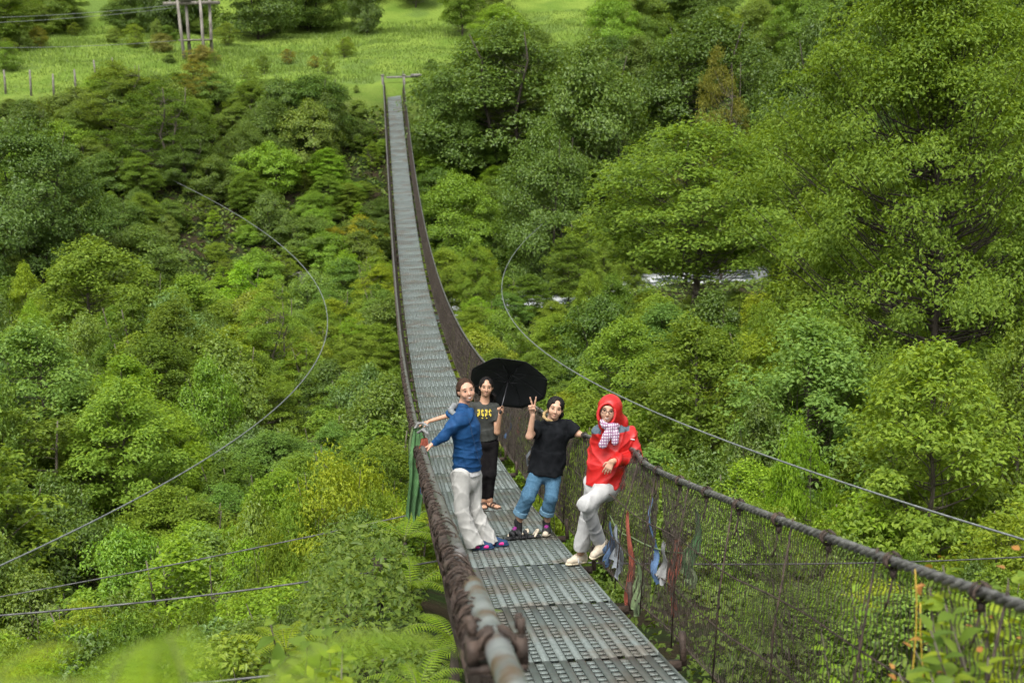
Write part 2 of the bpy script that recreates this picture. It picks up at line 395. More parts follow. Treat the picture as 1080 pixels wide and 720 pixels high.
for i in range(npan):
    ya = Y0B+2*i; za = float(deckz(ya)); zb = float(deckz(ya+2)); sl = math.atan2(zb-za, 2)
    o = bpy.data.objects.new('deck_panel', pm[(i*7+i//3) % 4]); COL.objects.link(o); o.parent = bridge
    o.location = (0, ya, za); o.rotation_euler = (sl, 0, 0); o.scale = (1, math.hypot(2, zb-za)/2, 1)
    o = bpy.data.objects.new('cross_beam', beam_me); COL.objects.link(o); o.parent = bridge
    o.location = (0, ya+.02, za); o.rotation_euler = (sl, 0, 0)
yy = np.linspace(-1.5, Y1B+2, 160)
for x in (-W2-.02, -.2, .2, W2+.02):
    b = MB(); b.tube(np.stack([yy*0+x, yy, deckz(yy)-.14], -1), .02, 5); b.build('deck_cable', M['rust'], bridge, True)
# handrail cables: a bundle of twisted strands
def strand_bundle(x, y0, y1, r, n=3, pitch=.22, step=.04, strand=None):
    b = MB(); y = np.arange(y0, y1, step); z = deckz(y)+RH
    for k in range(n):
        ph = 2*np.pi*y/pitch+2*np.pi*k/n
        b.tube(np.stack([rxr(y)+r*.55*np.cos(ph), y, z+r*.55*np.sin(ph)], -1), strand or r*.55, 5)
    return b
b = strand_bundle(RX, .3, 30, .022); b.tube(np.stack([yy*0+RX, yy, deckz(yy)+RH], -1)[39:], .022, 6)
b.build('handrail_cable', M['rope'], bridge, True)
b = MB(); y = np.linspace(6, Y1B+1, 260); b.tube(np.stack([y*0-RX, y, deckz(y)+RH], -1), .03, 6)
b.build('handrail_cable', M['rope'], bridge, True)
# bare grey pipe sleeve and its clamp at the near left end
y = np.linspace(.2, 5.2, 60); b = MB(); b.tube(np.stack([y*0-RX, y, deckz(y)+RH], -1), .040, 14); pipe = b.build('rail_pipe', M['pipe'], bridge, True)
yc = 3.95; zc = float(deckz(yc))+RH; sl = np.array([0, 1, 2*AQ*(yc-YM)]); sl /= np.linalg.norm(sl)
ax = np.stack([[1, 0, 0], sl, np.cross([1, 0, 0], sl)])
b = MB()
for dx in (-.072, .072):
    b.box(np.array([-RX+dx, yc, zc-.01]), (.035, .11, .075), ax)
    for dy in (-.045, .045): b.tube([np.array([-RX+dx, yc, zc])+sl*dy+ax[2]*.04, np.array([-RX+dx, yc, zc])+sl*dy+ax[2]*.085], .014, 6)
a_ = np.linspace(0, np.pi, 9)
for dy in (-.045, .0, .045):
    b.tube([np.array([-RX, yc, zc])+sl*dy+ax[0]*.056*math.cos(t_)+ax[2]*(.056*math.sin(t_)-.004) for t_ in a_], .010, 6)
b.box(np.array([-RX, yc, zc])-ax[2]*.058, (.17, .11, .02), ax)
b.build('rail_clamp', M['rust'], pipe)
# bunched rusty netting laid over the left rail
def wrap(x, y0, y1, r0, r1, seed, drop=.35):
    rg = np.random.default_rng(seed); y = np.arange(y0, y1, .035); n = 16
    a = np.arange(n)*2*np.pi/n
    A, Yv = np.meshgrid(a, y)
    tap = np.interp(y, [y0, y0+5., y0+40, y1], [r0, r1, r1*.8, r1*.5])[:, None]
    bump = (.20*np.abs(np.sin(Yv/.075*np.pi*.5+A*1.0))+.17*np.abs(np.sin(Yv/.11*np.pi*.5-A*2.+1))+.14*np.sin(Yv*2.1+A)+.18*np.sin(Yv*7.3+2*A+1)+.10*rg.normal(size=A.shape))
    rr = tap*(.80+bump*.75)
    sag = np.where(np.sin(A) < 0, 1.35, .62)
    return np.stack([x-.025+rr*np.cos(A)*1.0, Yv, deckz(Yv)+RH-.035+rr*np.sin(A)*sag], -1), n
G, n = wrap(-RX, 4.3, 118, .044, .047, 3)
m_ = len(G); i = np.arange(m_-1)[:, None]*n; j = np.arange(n)[None]; j2 = (j+1) % n
wr = link_mesh('rail_netting', np_mesh('rail_netting', G.reshape(-1, 3), np.stack([i+j, i+j2, i+n+j2, i+n+j], -1).reshape(-1, 4)), M['rust'], bridge, False)
# loose wire loops standing off the bundle
lb = MB(); rg = np.random.default_rng(5)
for k in range(700):
    y = 4.2+27*rg.random()**1.4; a0 = rg.uniform(0, 6.28); r = .048*rg.uniform(.7, 1.35); sp = rg.uniform(1.8, 4.5)
    tt = np.linspace(0, sp, 9); P = np.stack([-RX-.03+r*np.cos(a0+tt), y+rg.uniform(-.12, .12)*tt/2, deckz(y)+RH-.04+r*1.15*np.sin(a0+tt)], -1)
    lb.tube(P, .0045, 3, caps=False)
tag(lb.build('loose_netting', M['rust'], wr), kind='stuff')
# chain-link net, both sides: zigzag wires from the deck edge up to the rail
def net(x0, x1, y0, y1, pit, rows, rad, seed, skip=0.):
    rg = np.random.default_rng(seed); nc = int((y1-y0)/pit)
    c = np.arange(nc); V = []; Q = []
    k = np.arange(rows+1)
    jit = rg.normal(size=(nc+2, rows+1, 3))*pit*.07
    Yb = y0+np.arange(nc+2)[:, None]*pit+jit[..., 0]
    bul = .05*np.sin(np.arange(nc+2)[:, None]*.09)*np.sin(np.pi*k/rows)[None]
    def node(ci, ri):
        f = ri/rows; y = Yb[ci, ri]
        return np.stack([x0+((x1-x0) if x0 < 0 else (x1-x0)+(rxr(y)-RX))*f+bul[ci, ri]+jit[ci, ri, 1]*.7, y, deckz(y)+f*(RH-.02)+jit[ci, ri, 2]*.5], -1)
    CI, RI = np.meshgrid(c, k, indexing='ij')
    P = node(CI, RI); P[..., 1] += pit*.55*(RI % 2)     # wire c swings between columns c and c+1
    d = np.zeros_like(P); d[:, 1:-1] = P[:, 2:]-P[:, :-2]; d[:, 0] = P[:, 1]-P[:, 0]; d[:, -1] = P[:, -1]-P[:, -2]
    d /= np.linalg.norm(d, axis=-1, keepdims=True)
    U = np.cross(d, [1, 0, 0]); U /= np.linalg.norm(U, axis=-1, keepdims=True)+1e-9; W = np.cross(d, U)
    ring = np.stack([P+rad*(U*math.cos(a)+W*math.sin(a)) for a in (0, 2.094, 4.188)], 2)  # nc,rows+1,3,3
    V = ring.reshape(-1, 3)
    base = (np.arange(nc)[:, None]*(rows+1)+np.arange(rows)[None]).reshape(-1, 1)*3
    Q = np.concatenate([np.stack([base[:, 0]+a, base[:, 0]+b2, base[:, 0]+3+b2, base[:, 0]+3+a], -1) for a, b2 in ((0, 1), (1, 2), (2, 0))])
    return V, Q
for s in (-1, 1):
    b = MB()
    V, Q = net(s*(W2+.19), s*(RX-.005), 1.0, 10, .040, 24, .0030, 11+s); b.add(V, Q)
    V, Q = net(s*(W2+.19), s*(RX-.005), 10, 34, .042, 24, .0030, 15+s); b.add(V, Q)
    V, Q = net(s*(W2+.12), s*(RX-.005), 34, 118.6, .080, 16, .0050, 21+s); b.add(V, Q)
    # a second, finer layer tied on farther out, as the old net was patched
    V, Q = net(s*(W2+.20), s*(RX+.01), 13.0, 118.6, .074, 15, .0034, 31+s); b.add(V, Q)
    b.build('side_net', M['wire'], bridge)
    for f in (.02, .30, .62):
        b = MB(); y = np.linspace(1, 118.6, 180); b.tube(np.stack([s*(W2+.18+(RX-W2-.18)*f)+0*y, y, deckz(y)+RH*f+.02*np.sin(y*2.2)], -1), .006, 4, caps=False)
        b.build('net_wire', M['rust'], bridge)
# suspenders every 1.2 m
sy = np.arange(1.8, 118, 1.2)
rest = MB()
for s in (-1, 1):
    for k, y in enumerate(sy):
        z = float(deckz(y)); b = MB() if k < 50 else rest
        xr_ = float(rxr(y)) if s > 0 else RX; P = [[s*(W2+.16), y, z-.05], [s*(W2+.10+(xr_-W2-.1)*.5)+.01*math.sin(k*3), y+.015*math.sin(k), z+RH*.5], [s*xr_, y, z+RH+.035]]
        b.tube(P, .0055, 5)
        if k < 50: b.build('suspender', M['rust'], bridge)
tag(rest.build('suspender', M['rust'], bridge), kind='stuff')
# rusty clips with a hook on the right rail
for k, y in enumerate(np.arange(4.4, 26, .82)):
    z = float(deckz(y))+RH; b = MB()
    a_ = np.linspace(0, 2*np.pi, 10)
    for dy in (-.014, .014): b.tube([[rxr(y)+.033*math.cos(t_), y+dy+.01*math.sin(k), z+.033*math.sin(t_)] for t_ in a_], .0065, 5)
    xq = float(rxr(y)); b.box((xq, y, z-.05), (.02, .03, .03)); b.tube([[xq, y, z-.05], [xq-.02, y, z-.16], [xq-.03, y+.01, z-.20]], .005, 5)
    b.build('rail_clip', M['rust'], bridge)
# near and far ends: masonry anchor block, posts and a cross bar
b = MB(); b.box((0, -1.2, .75), (2.6, 3.4, 2.0)); b.build('anchor_block', M['concrete'], bridge)
zf = float(deckz(Y1B))
for s in (-1, 1):
    b = MB(); b.box((s*RX*1.05, 119.4, zf+.1), (.2, .2, 2.2)); b.box((s*RX*1.05, 119.4, zf+1.24), (.3, .3, .10)); b.build('end_post', M['wood_pole'], bridge)
b = MB(); b.box((.75, 119.7, zf+1.08), (2.6, .16, .16)); b.box((1.9, 119.7, zf+1.2), (.9, .4, .22)); b.build('cross_bar', M['concrete'], bridge)
b = MB(); b.box((0, 120.9, zf-.5), (2.4, 3.0, 1.0)); b.build('landing_slab', M['concrete'], bridge)

# ------------------------------------------------------------------ wind guy cables and their ties
def guy_pt(g, y): u = y-g[1]; return np.stack([g[0]+g[2]*u*u, y, g[3]+g[4]*u*u+g[5]*u], -1)
GR = [3.36369, 49.7304, 0.00338, -4.39198, 0.0009, -0.03431]
GL = [-3.43002, 51.28006, -0.00528, -4.80105, 0.00143, 0.0061]
b = MB(); y = np.linspace(6, 92, 120); b.tube(guy_pt(GR, y), .017, 7)
gr_ = b.build('guy_cable', M['cable'], None, True); tag(gr_, 'pale grey steel cable curving through the air right of the bridge', 'cable')
b = MB(); y = np.linspace(9, 108, 140); b.tube(guy_pt(GL, y), .017, 7)
gl_ = b.build('guy_cable', M['cable'], None, True); tag(gl_, 'pale grey steel cable bowing over the trees left of the bridge', 'cable')
def clampon(P, par):
    b = MB(); b.box(P, (.07, .14, .10)); b.build('cable_clamp', M['rust'], par)
TIES = []
def tie(p0, p1, label, par=None, sag=.06, r=.010, tb=False):
    p0 = np.array(p0, float); p1 = np.array(p1, float); TIES.append((p0-[0, 0, sag], p1)); k = np.linspace(0, 1, 16)[:, None]
    P = p0+(p1-p0)*k; P[:, 2] -= sag*4*(k*(1-k))[:, 0]
    b = MB(); b.tube(P, r, 5); o = b.build('tie_wire', M['thin_cable'])
    if tb:
        f = .18; d = nrm(p1-p0); c = p0+(p1-p0)*f-np.array([0, 0, sag*4*f*(1-f)])
        b = MB(); s_ = np.cross(d, [0, 0, 1])
        for w in (-.03, .03): b.tube([c-d*.2+s_*w, c+d*.2+s_*w], .009, 5)
        for w in (-.2, .2): b.tube([c+d*w-s_*.04, c+d*w+s_*.04], .014, 5)
        b.build('turnbuckle', M['rust'], o)
    tag(o, label, 'cable', 'tie wires between bridge and guy cables'); return o
def lp(y): return [-W2-.16, y, float(deckz(y))-.08]
def rp(y): return [W2+.16, y, float(deckz(y))-.08]
tie(lp(9.6), at(60, 729, 9.2), 'dark tie wire with turnbuckle, lowest below the left rail', tb=True)
tie(lp(13.6), at(-30, 651, 12.6), 'long dark tie wire crossing low in front of the left bushes')
gy = 20.3; tie(lp(17.4), guy_pt(GL, np.array(gy)), 'dark tie wire running from the left guy cable to the bridge'); clampon(guy_pt(GL, np.array(gy)), gl_)
gy = 16.2; tie(rp(13.0), guy_pt(GR, np.array(gy)), 'thin dark wire joining the right guy cable to the bridge'); clampon(guy_pt(GR, np.array(gy)), gr_)
tie(rp(8.0), guy_pt(GR, np.array(11.0)), 'thin dark wire passing under the right rail toward the corner')
# ------------------------------------------------------------------ smooth body modelling: blended round shapes -> one skin
class Body:
    def __init__(s, k=.02): s.p = []; s.k = k
    def cap(s, a, ra, b, rb, k=None, n=None, f=1., op='u'):
        s.p.append(('cap', np.array(a, float), float(ra), np.array(b, float), float(rb), None if n is None else nrm(n), f, s.k if k is None else k, op)); return s
    def cone(s, a, ra, b, rb, k=None, n=None, f=1., op='u'):
        s.p.append(('cone', np.array(a, float), float(ra), np.array(b, float), float(rb), None if n is None else nrm(n), f, s.k if k is None else k, op)); return s
    def ell(s, c, rad, ax=None, k=None, op='u'):
        s.p.append(('ell', np.array(c, float), np.array(rad, float), np.eye(3) if ax is None else np.array(ax, float), s.k if k is None else k, op)); return s
    def chain(s, pts, rads, k=None):
        for i in range(len(pts)-1): s.cap(pts[i], rads[i], pts[i+1], rads[i+1], k)
        return s
    def mesh(s, name, h=.007, fn=None):
        lo = []; hi = []
        for q in s.p:
            if q[-1] != 'u': continue
            if q[0] == 'ell': m = q[2].max(); lo.append(q[1]-m); hi.append(q[1]+m)
            else:
                m = max(q[2], q[4]); lo.append(np.minimum(q[1], q[3])-m); hi.append(np.maximum(q[1], q[3])+m)
        lo = np.min(lo, 0)-3*h-.01; hi = np.max(hi, 0)+3*h+.01
        n = np.ceil((hi-lo)/h).astype(int)+1
        D = np.full(n, .08, np.float32)
        axs = [lo[i]+h*np.arange(n[i]) for i in range(3)]
        for q in s.p:
            k = q[-2]; op = q[-1]; mg = .05+k
            if q[0] == 'ell': m = q[2].max()+mg; a, b_ = q[1]-m, q[1]+m
            else: m = max(q[2], q[4])+mg; a, b_ = np.minimum(q[1], q[3])-m, np.maximum(q[1], q[3])+m
            i0 = np.clip(np.floor((a-lo)/h).astype(int), 0, n); i1 = np.clip(np.ceil((b_-lo)/h).astype(int)+1, 0, n)
            if np.any(i1 <= i0): continue
            P = np.stack(np.meshgrid(*[axs[i][i0[i]:i1[i]] for i in range(3)], indexing='ij'), -1)
            if q[0] == 'ell':
                v = (P-q[1])@q[3].T; k0 = np.linalg.norm(v/q[2], axis=-1); k1 = np.linalg.norm(v/q[2]**2, axis=-1)+1e-9; d = k0*(k0-1)/k1
            else:
                A, B = q[1], q[3]; v = P-A; ab = B-A
                if q[5] is not None and q[6] != 1:
                    nn, f = q[5], 1/q[6]-1
                    v = v+np.multiply.outer(v@nn, nn)*f; ab = ab+nn*(ab@nn)*f
                L2 = ab@ab+1e-12; t = (v@ab)/L2; tc = np.clip(t, 0, 1)
                if q[0] == 'cap': d = np.linalg.norm(v-tc[..., None]*ab, axis=-1)-(q[2]+(q[4]-q[2])*tc)
                else:
                    rd = np.linalg.norm(v-t[..., None]*ab, axis=-1)-(q[2]+(q[4]-q[2])*tc); L = math.sqrt(L2)
                    d = np.maximum(rd, np.maximum(-t*L, (t-1)*L))
            sl = tuple(slice(i0[i], i1[i]) for i in range(3)); C = D[sl]
            if op == 'u':
                if k > 0:
                    hh = np.clip(.5+.5*(C-d)/k, 0, 1); D[sl] = C+(d-C)*hh-k*hh*(1-hh)
                else: D[sl] = np.minimum(C, d)
            else:
                if k > 0:
                    e = -d; hh = np.clip(.5-.5*(C-e)/k, 0, 1); D[sl] = C+(e-C)*hh+k*hh*(1-hh)
                else: D[sl] = np.maximum(C, -d)
        if fn is not None:
            P = np.stack(np.meshgrid(*axs, indexing='ij'), -1); near = np.abs(D) < .05
            D[near] += fn(P[near]).astype(np.float32)
        return surface_nets(name, D, lo, h)
def surface_nets(name, D, lo, h):
    n = np.array(D.shape)-1; S = D < 0
    cnt = np.zeros(n, np.int8)
    cs = [(i, j, k) for i in (0, 1) for j in (0, 1) for k in (0, 1)]
    def sub(A, c): return A[c[0]:c[0]+n[0], c[1]:c[1]+n[1], c[2]:c[2]+n[2]]
    for c in cs: cnt += sub(S, c)
    act = (cnt > 0) & (cnt < 8); idx = np.argwhere(act)
    vid = np.full(n, -1, np.int64); vid[act] = np.arange(len(idx))
    acc = np.zeros((len(idx), 3)); w = np.zeros(len(idx))
    for a in cs:
        for ax in range(3):
            if a[ax]: continue
            b = list(a); b[ax] = 1
            da = D[idx[:, 0]+a[0], idx[:, 1]+a[1], idx[:, 2]+a[2]]; db = D[idx[:, 0]+b[0], idx[:, 1]+b[1], idx[:, 2]+b[2]]
            m = (da < 0) != (db < 0); t = np.where(m, da/(da-db+1e-12), 0)
            p = np.tile(np.array(a, float), (len(idx), 1)); p[:, ax] = t
            acc[m] += p[m]; w[m] += 1
    V = lo+h*(idx+acc/w[:, None])
    F = []
    for ax in range(3):
        e1, e2 = [(1, 2), (2, 0), (0, 1)][ax]
        sa = [slice(None)]*3; sb = [slice(None)]*3; sa[ax] = slice(0, -1); sb[ax] = slice(1, None)
        A = S[tuple(sa)]; B = S[tuple(sb)]; e = np.argwhere(A != B)
        ok = (e[:, e1] > 0) & (e[:, e2] > 0) & (e[:, e1] < n[e1]) & (e[:, e2] < n[e2]); e = e[ok]
        fl = A[e[:, 0], e[:, 1], e[:, 2]]
        def vv(d1, d2):
            q = e.copy(); q[:, e1] -= d1; q[:, e2] -= d2; return vid[q[:, 0], q[:, 1], q[:, 2]]
        Q = np.stack([vv(1, 1), vv(0, 1), vv(0, 0), vv(1, 0)], -1); Q[~fl] = Q[~fl][:, ::-1]
        F.append(Q[(Q >= 0).all(1)])
    me = np_mesh(name, V, np.concatenate(F))
    return me
def smooth_obj(name, me, mat, parent=None): return link_mesh(name, me, mat, parent, True)
def fold_fn(amp, seed, sx=22., sz=34.):
    rg = np.random.default_rng(seed); K = rg.normal(size=(6, 3)); K /= np.linalg.norm(K, axis=1, keepdims=True)
    K = K*np.array([sx, sx, sz])*rg.uniform(.45, 1.2, 6)[:, None]; ph = rg.uniform(0, 6.28, 6)
    def fn(P):   # soft swells plus narrow creases that come and go
        v = np.zeros(P.shape[:-1])
        for q in range(6):
            s_ = np.sin(P@K[q]*.5+ph[q]+1.1*np.sin(P@K[(q+2) % 6]*.31+ph[q-1])); g_ = .5+.5*np.sin(P@K[(q+3) % 6]*.23+ph[q-2])
            v += .18-(1-np.abs(s_))**2*g_
        return .42*amp*v
    return fn
# ------------------------------------------------------------------ people
def skin_mat(name, c):
    m = noise_mat(name, tuple(v*.92 for v in c), tuple(min(1, v*1.06) for v in c), 25, .5, bump=.04, spec=.35)
    p = m.node_tree.nodes['Principled BSDF']; p.inputs['Subsurface Weight'].default_value = .12; p.inputs['Subsurface Radius'].default_value = (.012, .005, .003)
    return m
def cloth(name, c1, c2, rough=.85, scale=40, bump=.25, spec=.2): return noise_mat(name, c1, c2, scale, rough, bump=bump, bscale=140, bdist=.004, spec=spec)
M['skin_pale'] = skin_mat('fair_skin', (.47, .265, .18)); M['skin_tan'] = skin_mat('warm_skin', (.41, .235, .15)); M['skin_lt'] = skin_mat('light_skin', (.46, .275, .185))
M['hair_br'] = noise_mat('brown_hair', (.022, .011, .006), (.055, .028, .016), 30, .6, spec=.15, bump=.3, bscale=140)
M['hair_bk'] = noise_mat('black_hair', (.004, .003, .003), (.011, .009, .008), 30, .55, spec=.15, bump=.3, bscale=140)
M['eye'] = noise_mat('dark_eye', (.012, .008, .006), (.02, .014, .01), 20, .2, bump=0)
M['lip'] = noise_mat('lip', (.39, .195, .14), (.43, .215, .155), 20, .4, bump=0)
M['teeth'] = noise_mat('teeth', (.40, .38, .34), (.45, .43, .38), 20, .3, bump=0)
M['white_eye'] = M['teeth']
M['blue_jacket'] = cloth('blue_jacket', (.005, .036, .110), (.009, .054, .150), .7, 18)
M['hood_grey'] = cloth('grey_lining', (.13, .14, .145), (.20, .21, .21))
M['white_pants'] = cloth('off_white_cotton', (.36, .355, .335), (.44, .435, .41), .9, 14)
M['white_tee'] = cloth('white_tee', (.45, .45, .45), (.55, .55, .55))
M['navy_shoe'] = cloth('navy_shoe', (.012, .03, .075), (.02, .05, .11), .6)
M['pink'] = cloth('pink_panel', (.55, .03, .20), (.70, .05, .28), .5)
M['charcoal'] = cloth('charcoal_tee', (.030, .032, .029), (.046, .048, .044), .95, 20, .2, .08)
M['legging'] = cloth('black_legging', (.007, .006, .007), (.013, .012, .012), .95, 18, .2, .06)
M['yellow_print'] = cloth('yellow_print', (.55, .42, .05), (.66, .52, .08))
M['sandal'] = cloth('brown_sandal', (.035, .022, .018), (.06, .04, .03), .6)
M['black_tee'] = cloth('black_tee', (.006, .007, .008), (.012, .013, .015), .95, 18, .2, .06)
M['jeans'] = cloth('blue_denim', (.042, .105, .170), (.065, .14, .215), .9, 60)
M['jeans_cuff'] = cloth('pale_denim', (.09, .18, .26), (.13, .23, .31), .9, 30)
M['purple'] = cloth('purple_sock', (.16, .02, .13), (.25, .035, .20))
M['shoe_black'] = cloth('black_shoe', (.012, .012, .014), (.03, .03, .03), .6)
M['shoe_beige'] = cloth('beige_shoe', (.40, .34, .25), (.55, .48, .38), .8, 20)
M['strap_tan'] = cloth('tan_strap', (.26, .18, .08), (.36, .26, .13))
M['sole'] = cloth('cream_sole', (.45, .38, .26), (.58, .50, .36), .7)
M['red_shell'] = cloth('red_shell', (.36, .008, .007), (.45, .012, .010), .45, 9, .1, .4)
M['slate'] = cloth('slate_panel', (.06, .085, .11), (.09, .12, .145), .6)
M['grey_pants'] = cloth('light_grey_cotton', (.33, .33, .325), (.41, .41, .40), .85, 14)
M['scarf_w'] = cloth('white_wool', (.62, .58, .62), (.74, .70, .73))
M['umbrella'] = cloth('black_nylon', (.007, .008, .010), (.012, .013, .016), .55, 12, .1, .4)
M['rib'] = noise_mat('dark_rib', (.03, .03, .035), (.06, .06, .065), 10, .4, .6, bump=0)
# purple check for the scarf
def check_mat(name, cw, cp, sc):
    m, t, p = new_mat(name); tc = t.nodes.new('ShaderNodeTexCoord'); out = None
    for axis, s_ in (('X', sc), ('Z', sc*.8)):
        w = t.nodes.new('ShaderNodeTexWave'); w.wave_type = 'BANDS'; w.bands_direction = axis; w.inputs['Scale'].default_value = s_; w.inputs['Distortion'].default_value = 2.2; w.inputs['Detail Scale'].default_value = 3
        t.links.new(tc.outputs['Object'], w.inputs['Vector'])
        r = t.nodes.new('ShaderNodeValToRGB'); r.color_ramp.elements[0].position = .62; r.color_ramp.elements[1].position = .80; t.links.new(w.outputs['Fac'], r.inputs[0])
        if out is None: out = r.outputs[0]
        else:
            a = t.nodes.new('ShaderNodeMath'); a.operation = 'MAXIMUM'; t.links.new(out, a.inputs[0]); t.links.new(r.outputs[0], a.inputs[1]); out = a.outputs[0]
    x = t.nodes.new('ShaderNodeMix'); x.data_type = 'RGBA'; t.links.new(out, x.inputs['Factor']); x.inputs['A'].default_value = (*cw, 1); x.inputs['B'].default_value = (*cp, 1)
    t.links.new(x.outputs['Result'], p.inputs['Base Color']); p.inputs['Roughness'].default_value = .9
    return m
M['scarf'] = check_mat('checked_scarf', (.50, .45, .50), (.20, .09, .17), 15)

def frame(f, up):
    up = nrm(up); f = np.asarray(f, float); f = nrm(f-up*(f@up)); return np.cross(f, up), up, f      # right-hand side, up, forward
class Head:
    def __init__(s, c, up, f, h=.215): s.c = np.array(c, float); s.r, s.u, s.f = frame(f, up); s.s = h/.22
    def P(s, r, u, f): return s.c+s.s*(s.r*r+s.u*u+s.f*f)
    @property
    def ax(s): return np.stack([s.r, s.u, s.f])
    def build(s, b, neck, ear=True):
        S = s.s; E = lambda c, rad, k=.018: b.ell(s.P(*c), np.array(rad)*S, s.ax, k*S)
        E((0, .028, -.014), (.074, .080, .092)); E((0, -.028, .016), (.061, .075, .068), .03)
        E((0, -.082, .050), (.023, .020, .024), .03)
        for q in (-1, 1):
            E((q*.034, -.028, .056), (.026, .026, .024), .02)
            if ear: E((q*.073, -.006, -.008), (.010, .028, .018), .008)
        E((0, .030, .066), (.046, .016, .016), .02)
        b.cap(s.P(0, .012, .082), .008*S, s.P(0, -.026, .100), 0.0105*S, .012*S)
        for q in (-1, 1): E((q*.011, -.028, .084), (.0075, .007, .008), .008)
        b.cap(s.P(0, -.05, -.022), .050*S, neck, .052, .03)
    def face(s, par, smile=1., teeth=True, squint=.5):
        S = s.s
        for q in (-1, 1):
            b = Body(.002); b.ell(s.P(q*.031, .006, .0765), np.array((.0115, .0052*(1-.4*squint), .008))*S, s.ax); e = smooth_obj('eye', b.mesh('eye', .002), M['white_eye'], par)
            b = Body(.002); b.ell(s.P(q*.031, .006, .081), np.array((.0080, .0054*(1-.3*squint), .0062))*S, s.ax); smooth_obj('iris', b.mesh('iris', .002), M['eye'], e)
            b = Body(.004); b.chain([s.P(q*.015, .027, .085), s.P(q*.031, .032, .081), s.P(q*.048, .026, .070)], [.0026*S, .0032*S, .0022*S]); smooth_obj('eyebrow', b.mesh('eyebrow', .0025), s.hair_mat, par)
            b = Body(.004); b.chain([s.P(q*.017, .011, .0835), s.P(q*.031, .015, .084), s.P(q*.046, .009, .074)], [.0018*S, .0022*S, .0018*S]); smooth_obj('eyelid', b.mesh('eyelid', .002), s.hair_mat, par)
        w = .0185+.0065*smile; c = .012*smile
        lr = .72 if teeth else .62
        up = [s.P(x*w, -.054+c*abs(x)**2, .0885-.020*abs(x)**2) for x in (-1, -.5, 0, .5, 1)]
        lo = [s.P(x*w, -.056-(.010 if teeth else .007)*(1-x*x)+c*abs(x)**2, .0875-.020*abs(x)**2) for x in (-1, -.5, 0, .5, 1)]
        b = Body(.003); b.chain(up, [.003*S*lr, .004*S*lr, .0045*S*lr, .004*S*lr, .003*S*lr]); b.chain(lo, [.003*S*lr, .0045*S*lr, .005*S*lr, .0045*S*lr, .003*S*lr]); m_ = smooth_obj('mouth', b.mesh('mouth', .0022), M['lip'], par)
        if teeth:
            md = [(np.array(a)+np.array(b_))/2 for a, b_ in zip(up, lo)]
            b = Body(.002); b.chain([q+s.f*.002*S for q in md[1:4]], [.0034*S, .0044*S, .0034*S]); b.chain([md[0]*.4+md[1]*.6, md[1]], [.0022*S, .0034*S]); b.chain([md[4]*.4+md[3]*.6, md[3]], [.0022*S, .0034*S])
            smooth_obj('teeth', b.mesh('teeth', .002), M['teeth'], m_)
def hand(b, wrist, d, n, thumb, curl=(.35, .35, .4, .45), S=1., spread=.10, thumb_curl=.3, r_w=.024):
    """palm + four unequal fingers (index first) + thumb; d finger direction, n palm side, thumb = direction of the thumb side"""
    d = nrm(d); n = np.asarray(n, float); n = nrm(n-d*(n@d)); t = np.cross(d, n)
    if t@np.asarray(thumb, float) < 0: t = -t
    P = lambda x, y, z: np.array(wrist)+S*(d*x+t*y+n*z)
    for y0, y1, in ((.012, .030), (.004, .010), (-.006, -.011), (-.013, -.030)): b.cap(P(.0, y0, 0), .014*S, P(.078, y1, 0), .0115*S, .010)
    L = ((.042, .026, .020), (.047, .029, .021), (.043, .027, .020), (.034, .020, .017))
    for i, (y, l) in enumerate(zip((.031, .0105, -.0105, -.030), L)):
        a = 0; p = P(.080-.005*abs(i-1), y, 0); sp = nrm(d+t*(1.5-i)*spread); r = .0088*S*(1 if i < 3 else .88)
        for k in range(3):
            a += curl[i]*(1., 1.15, .8)[k]; q = p+S*l[k]*(sp*math.cos(a)+n*math.sin(a)); b.cap(p, r, q, r*.9, .004); p = q; r *= .9
    p0 = P(.022, .026, .006); p1 = p0+S*.040*nrm(d*.6+t*.75+n*(.2+.5*thumb_curl)); p2 = p1+S*.032*nrm(d*.85+t*(.5-.8*thumb_curl)+n*(.25+.7*thumb_curl)); p3 = p2+S*.022*nrm(d*.8+t*(.3-1.*thumb_curl)+n*(.3+.6*thumb_curl))
    b.cap(P(.012, .014, 0), .015*S, p0, .0135*S, .01); b.cap(p0, .0125*S, p1, .0105*S, .006); b.cap(p1, .0102*S, p2, .0092*S, .004); b.cap(p2, .0092*S, p3, .0078*S, .004)
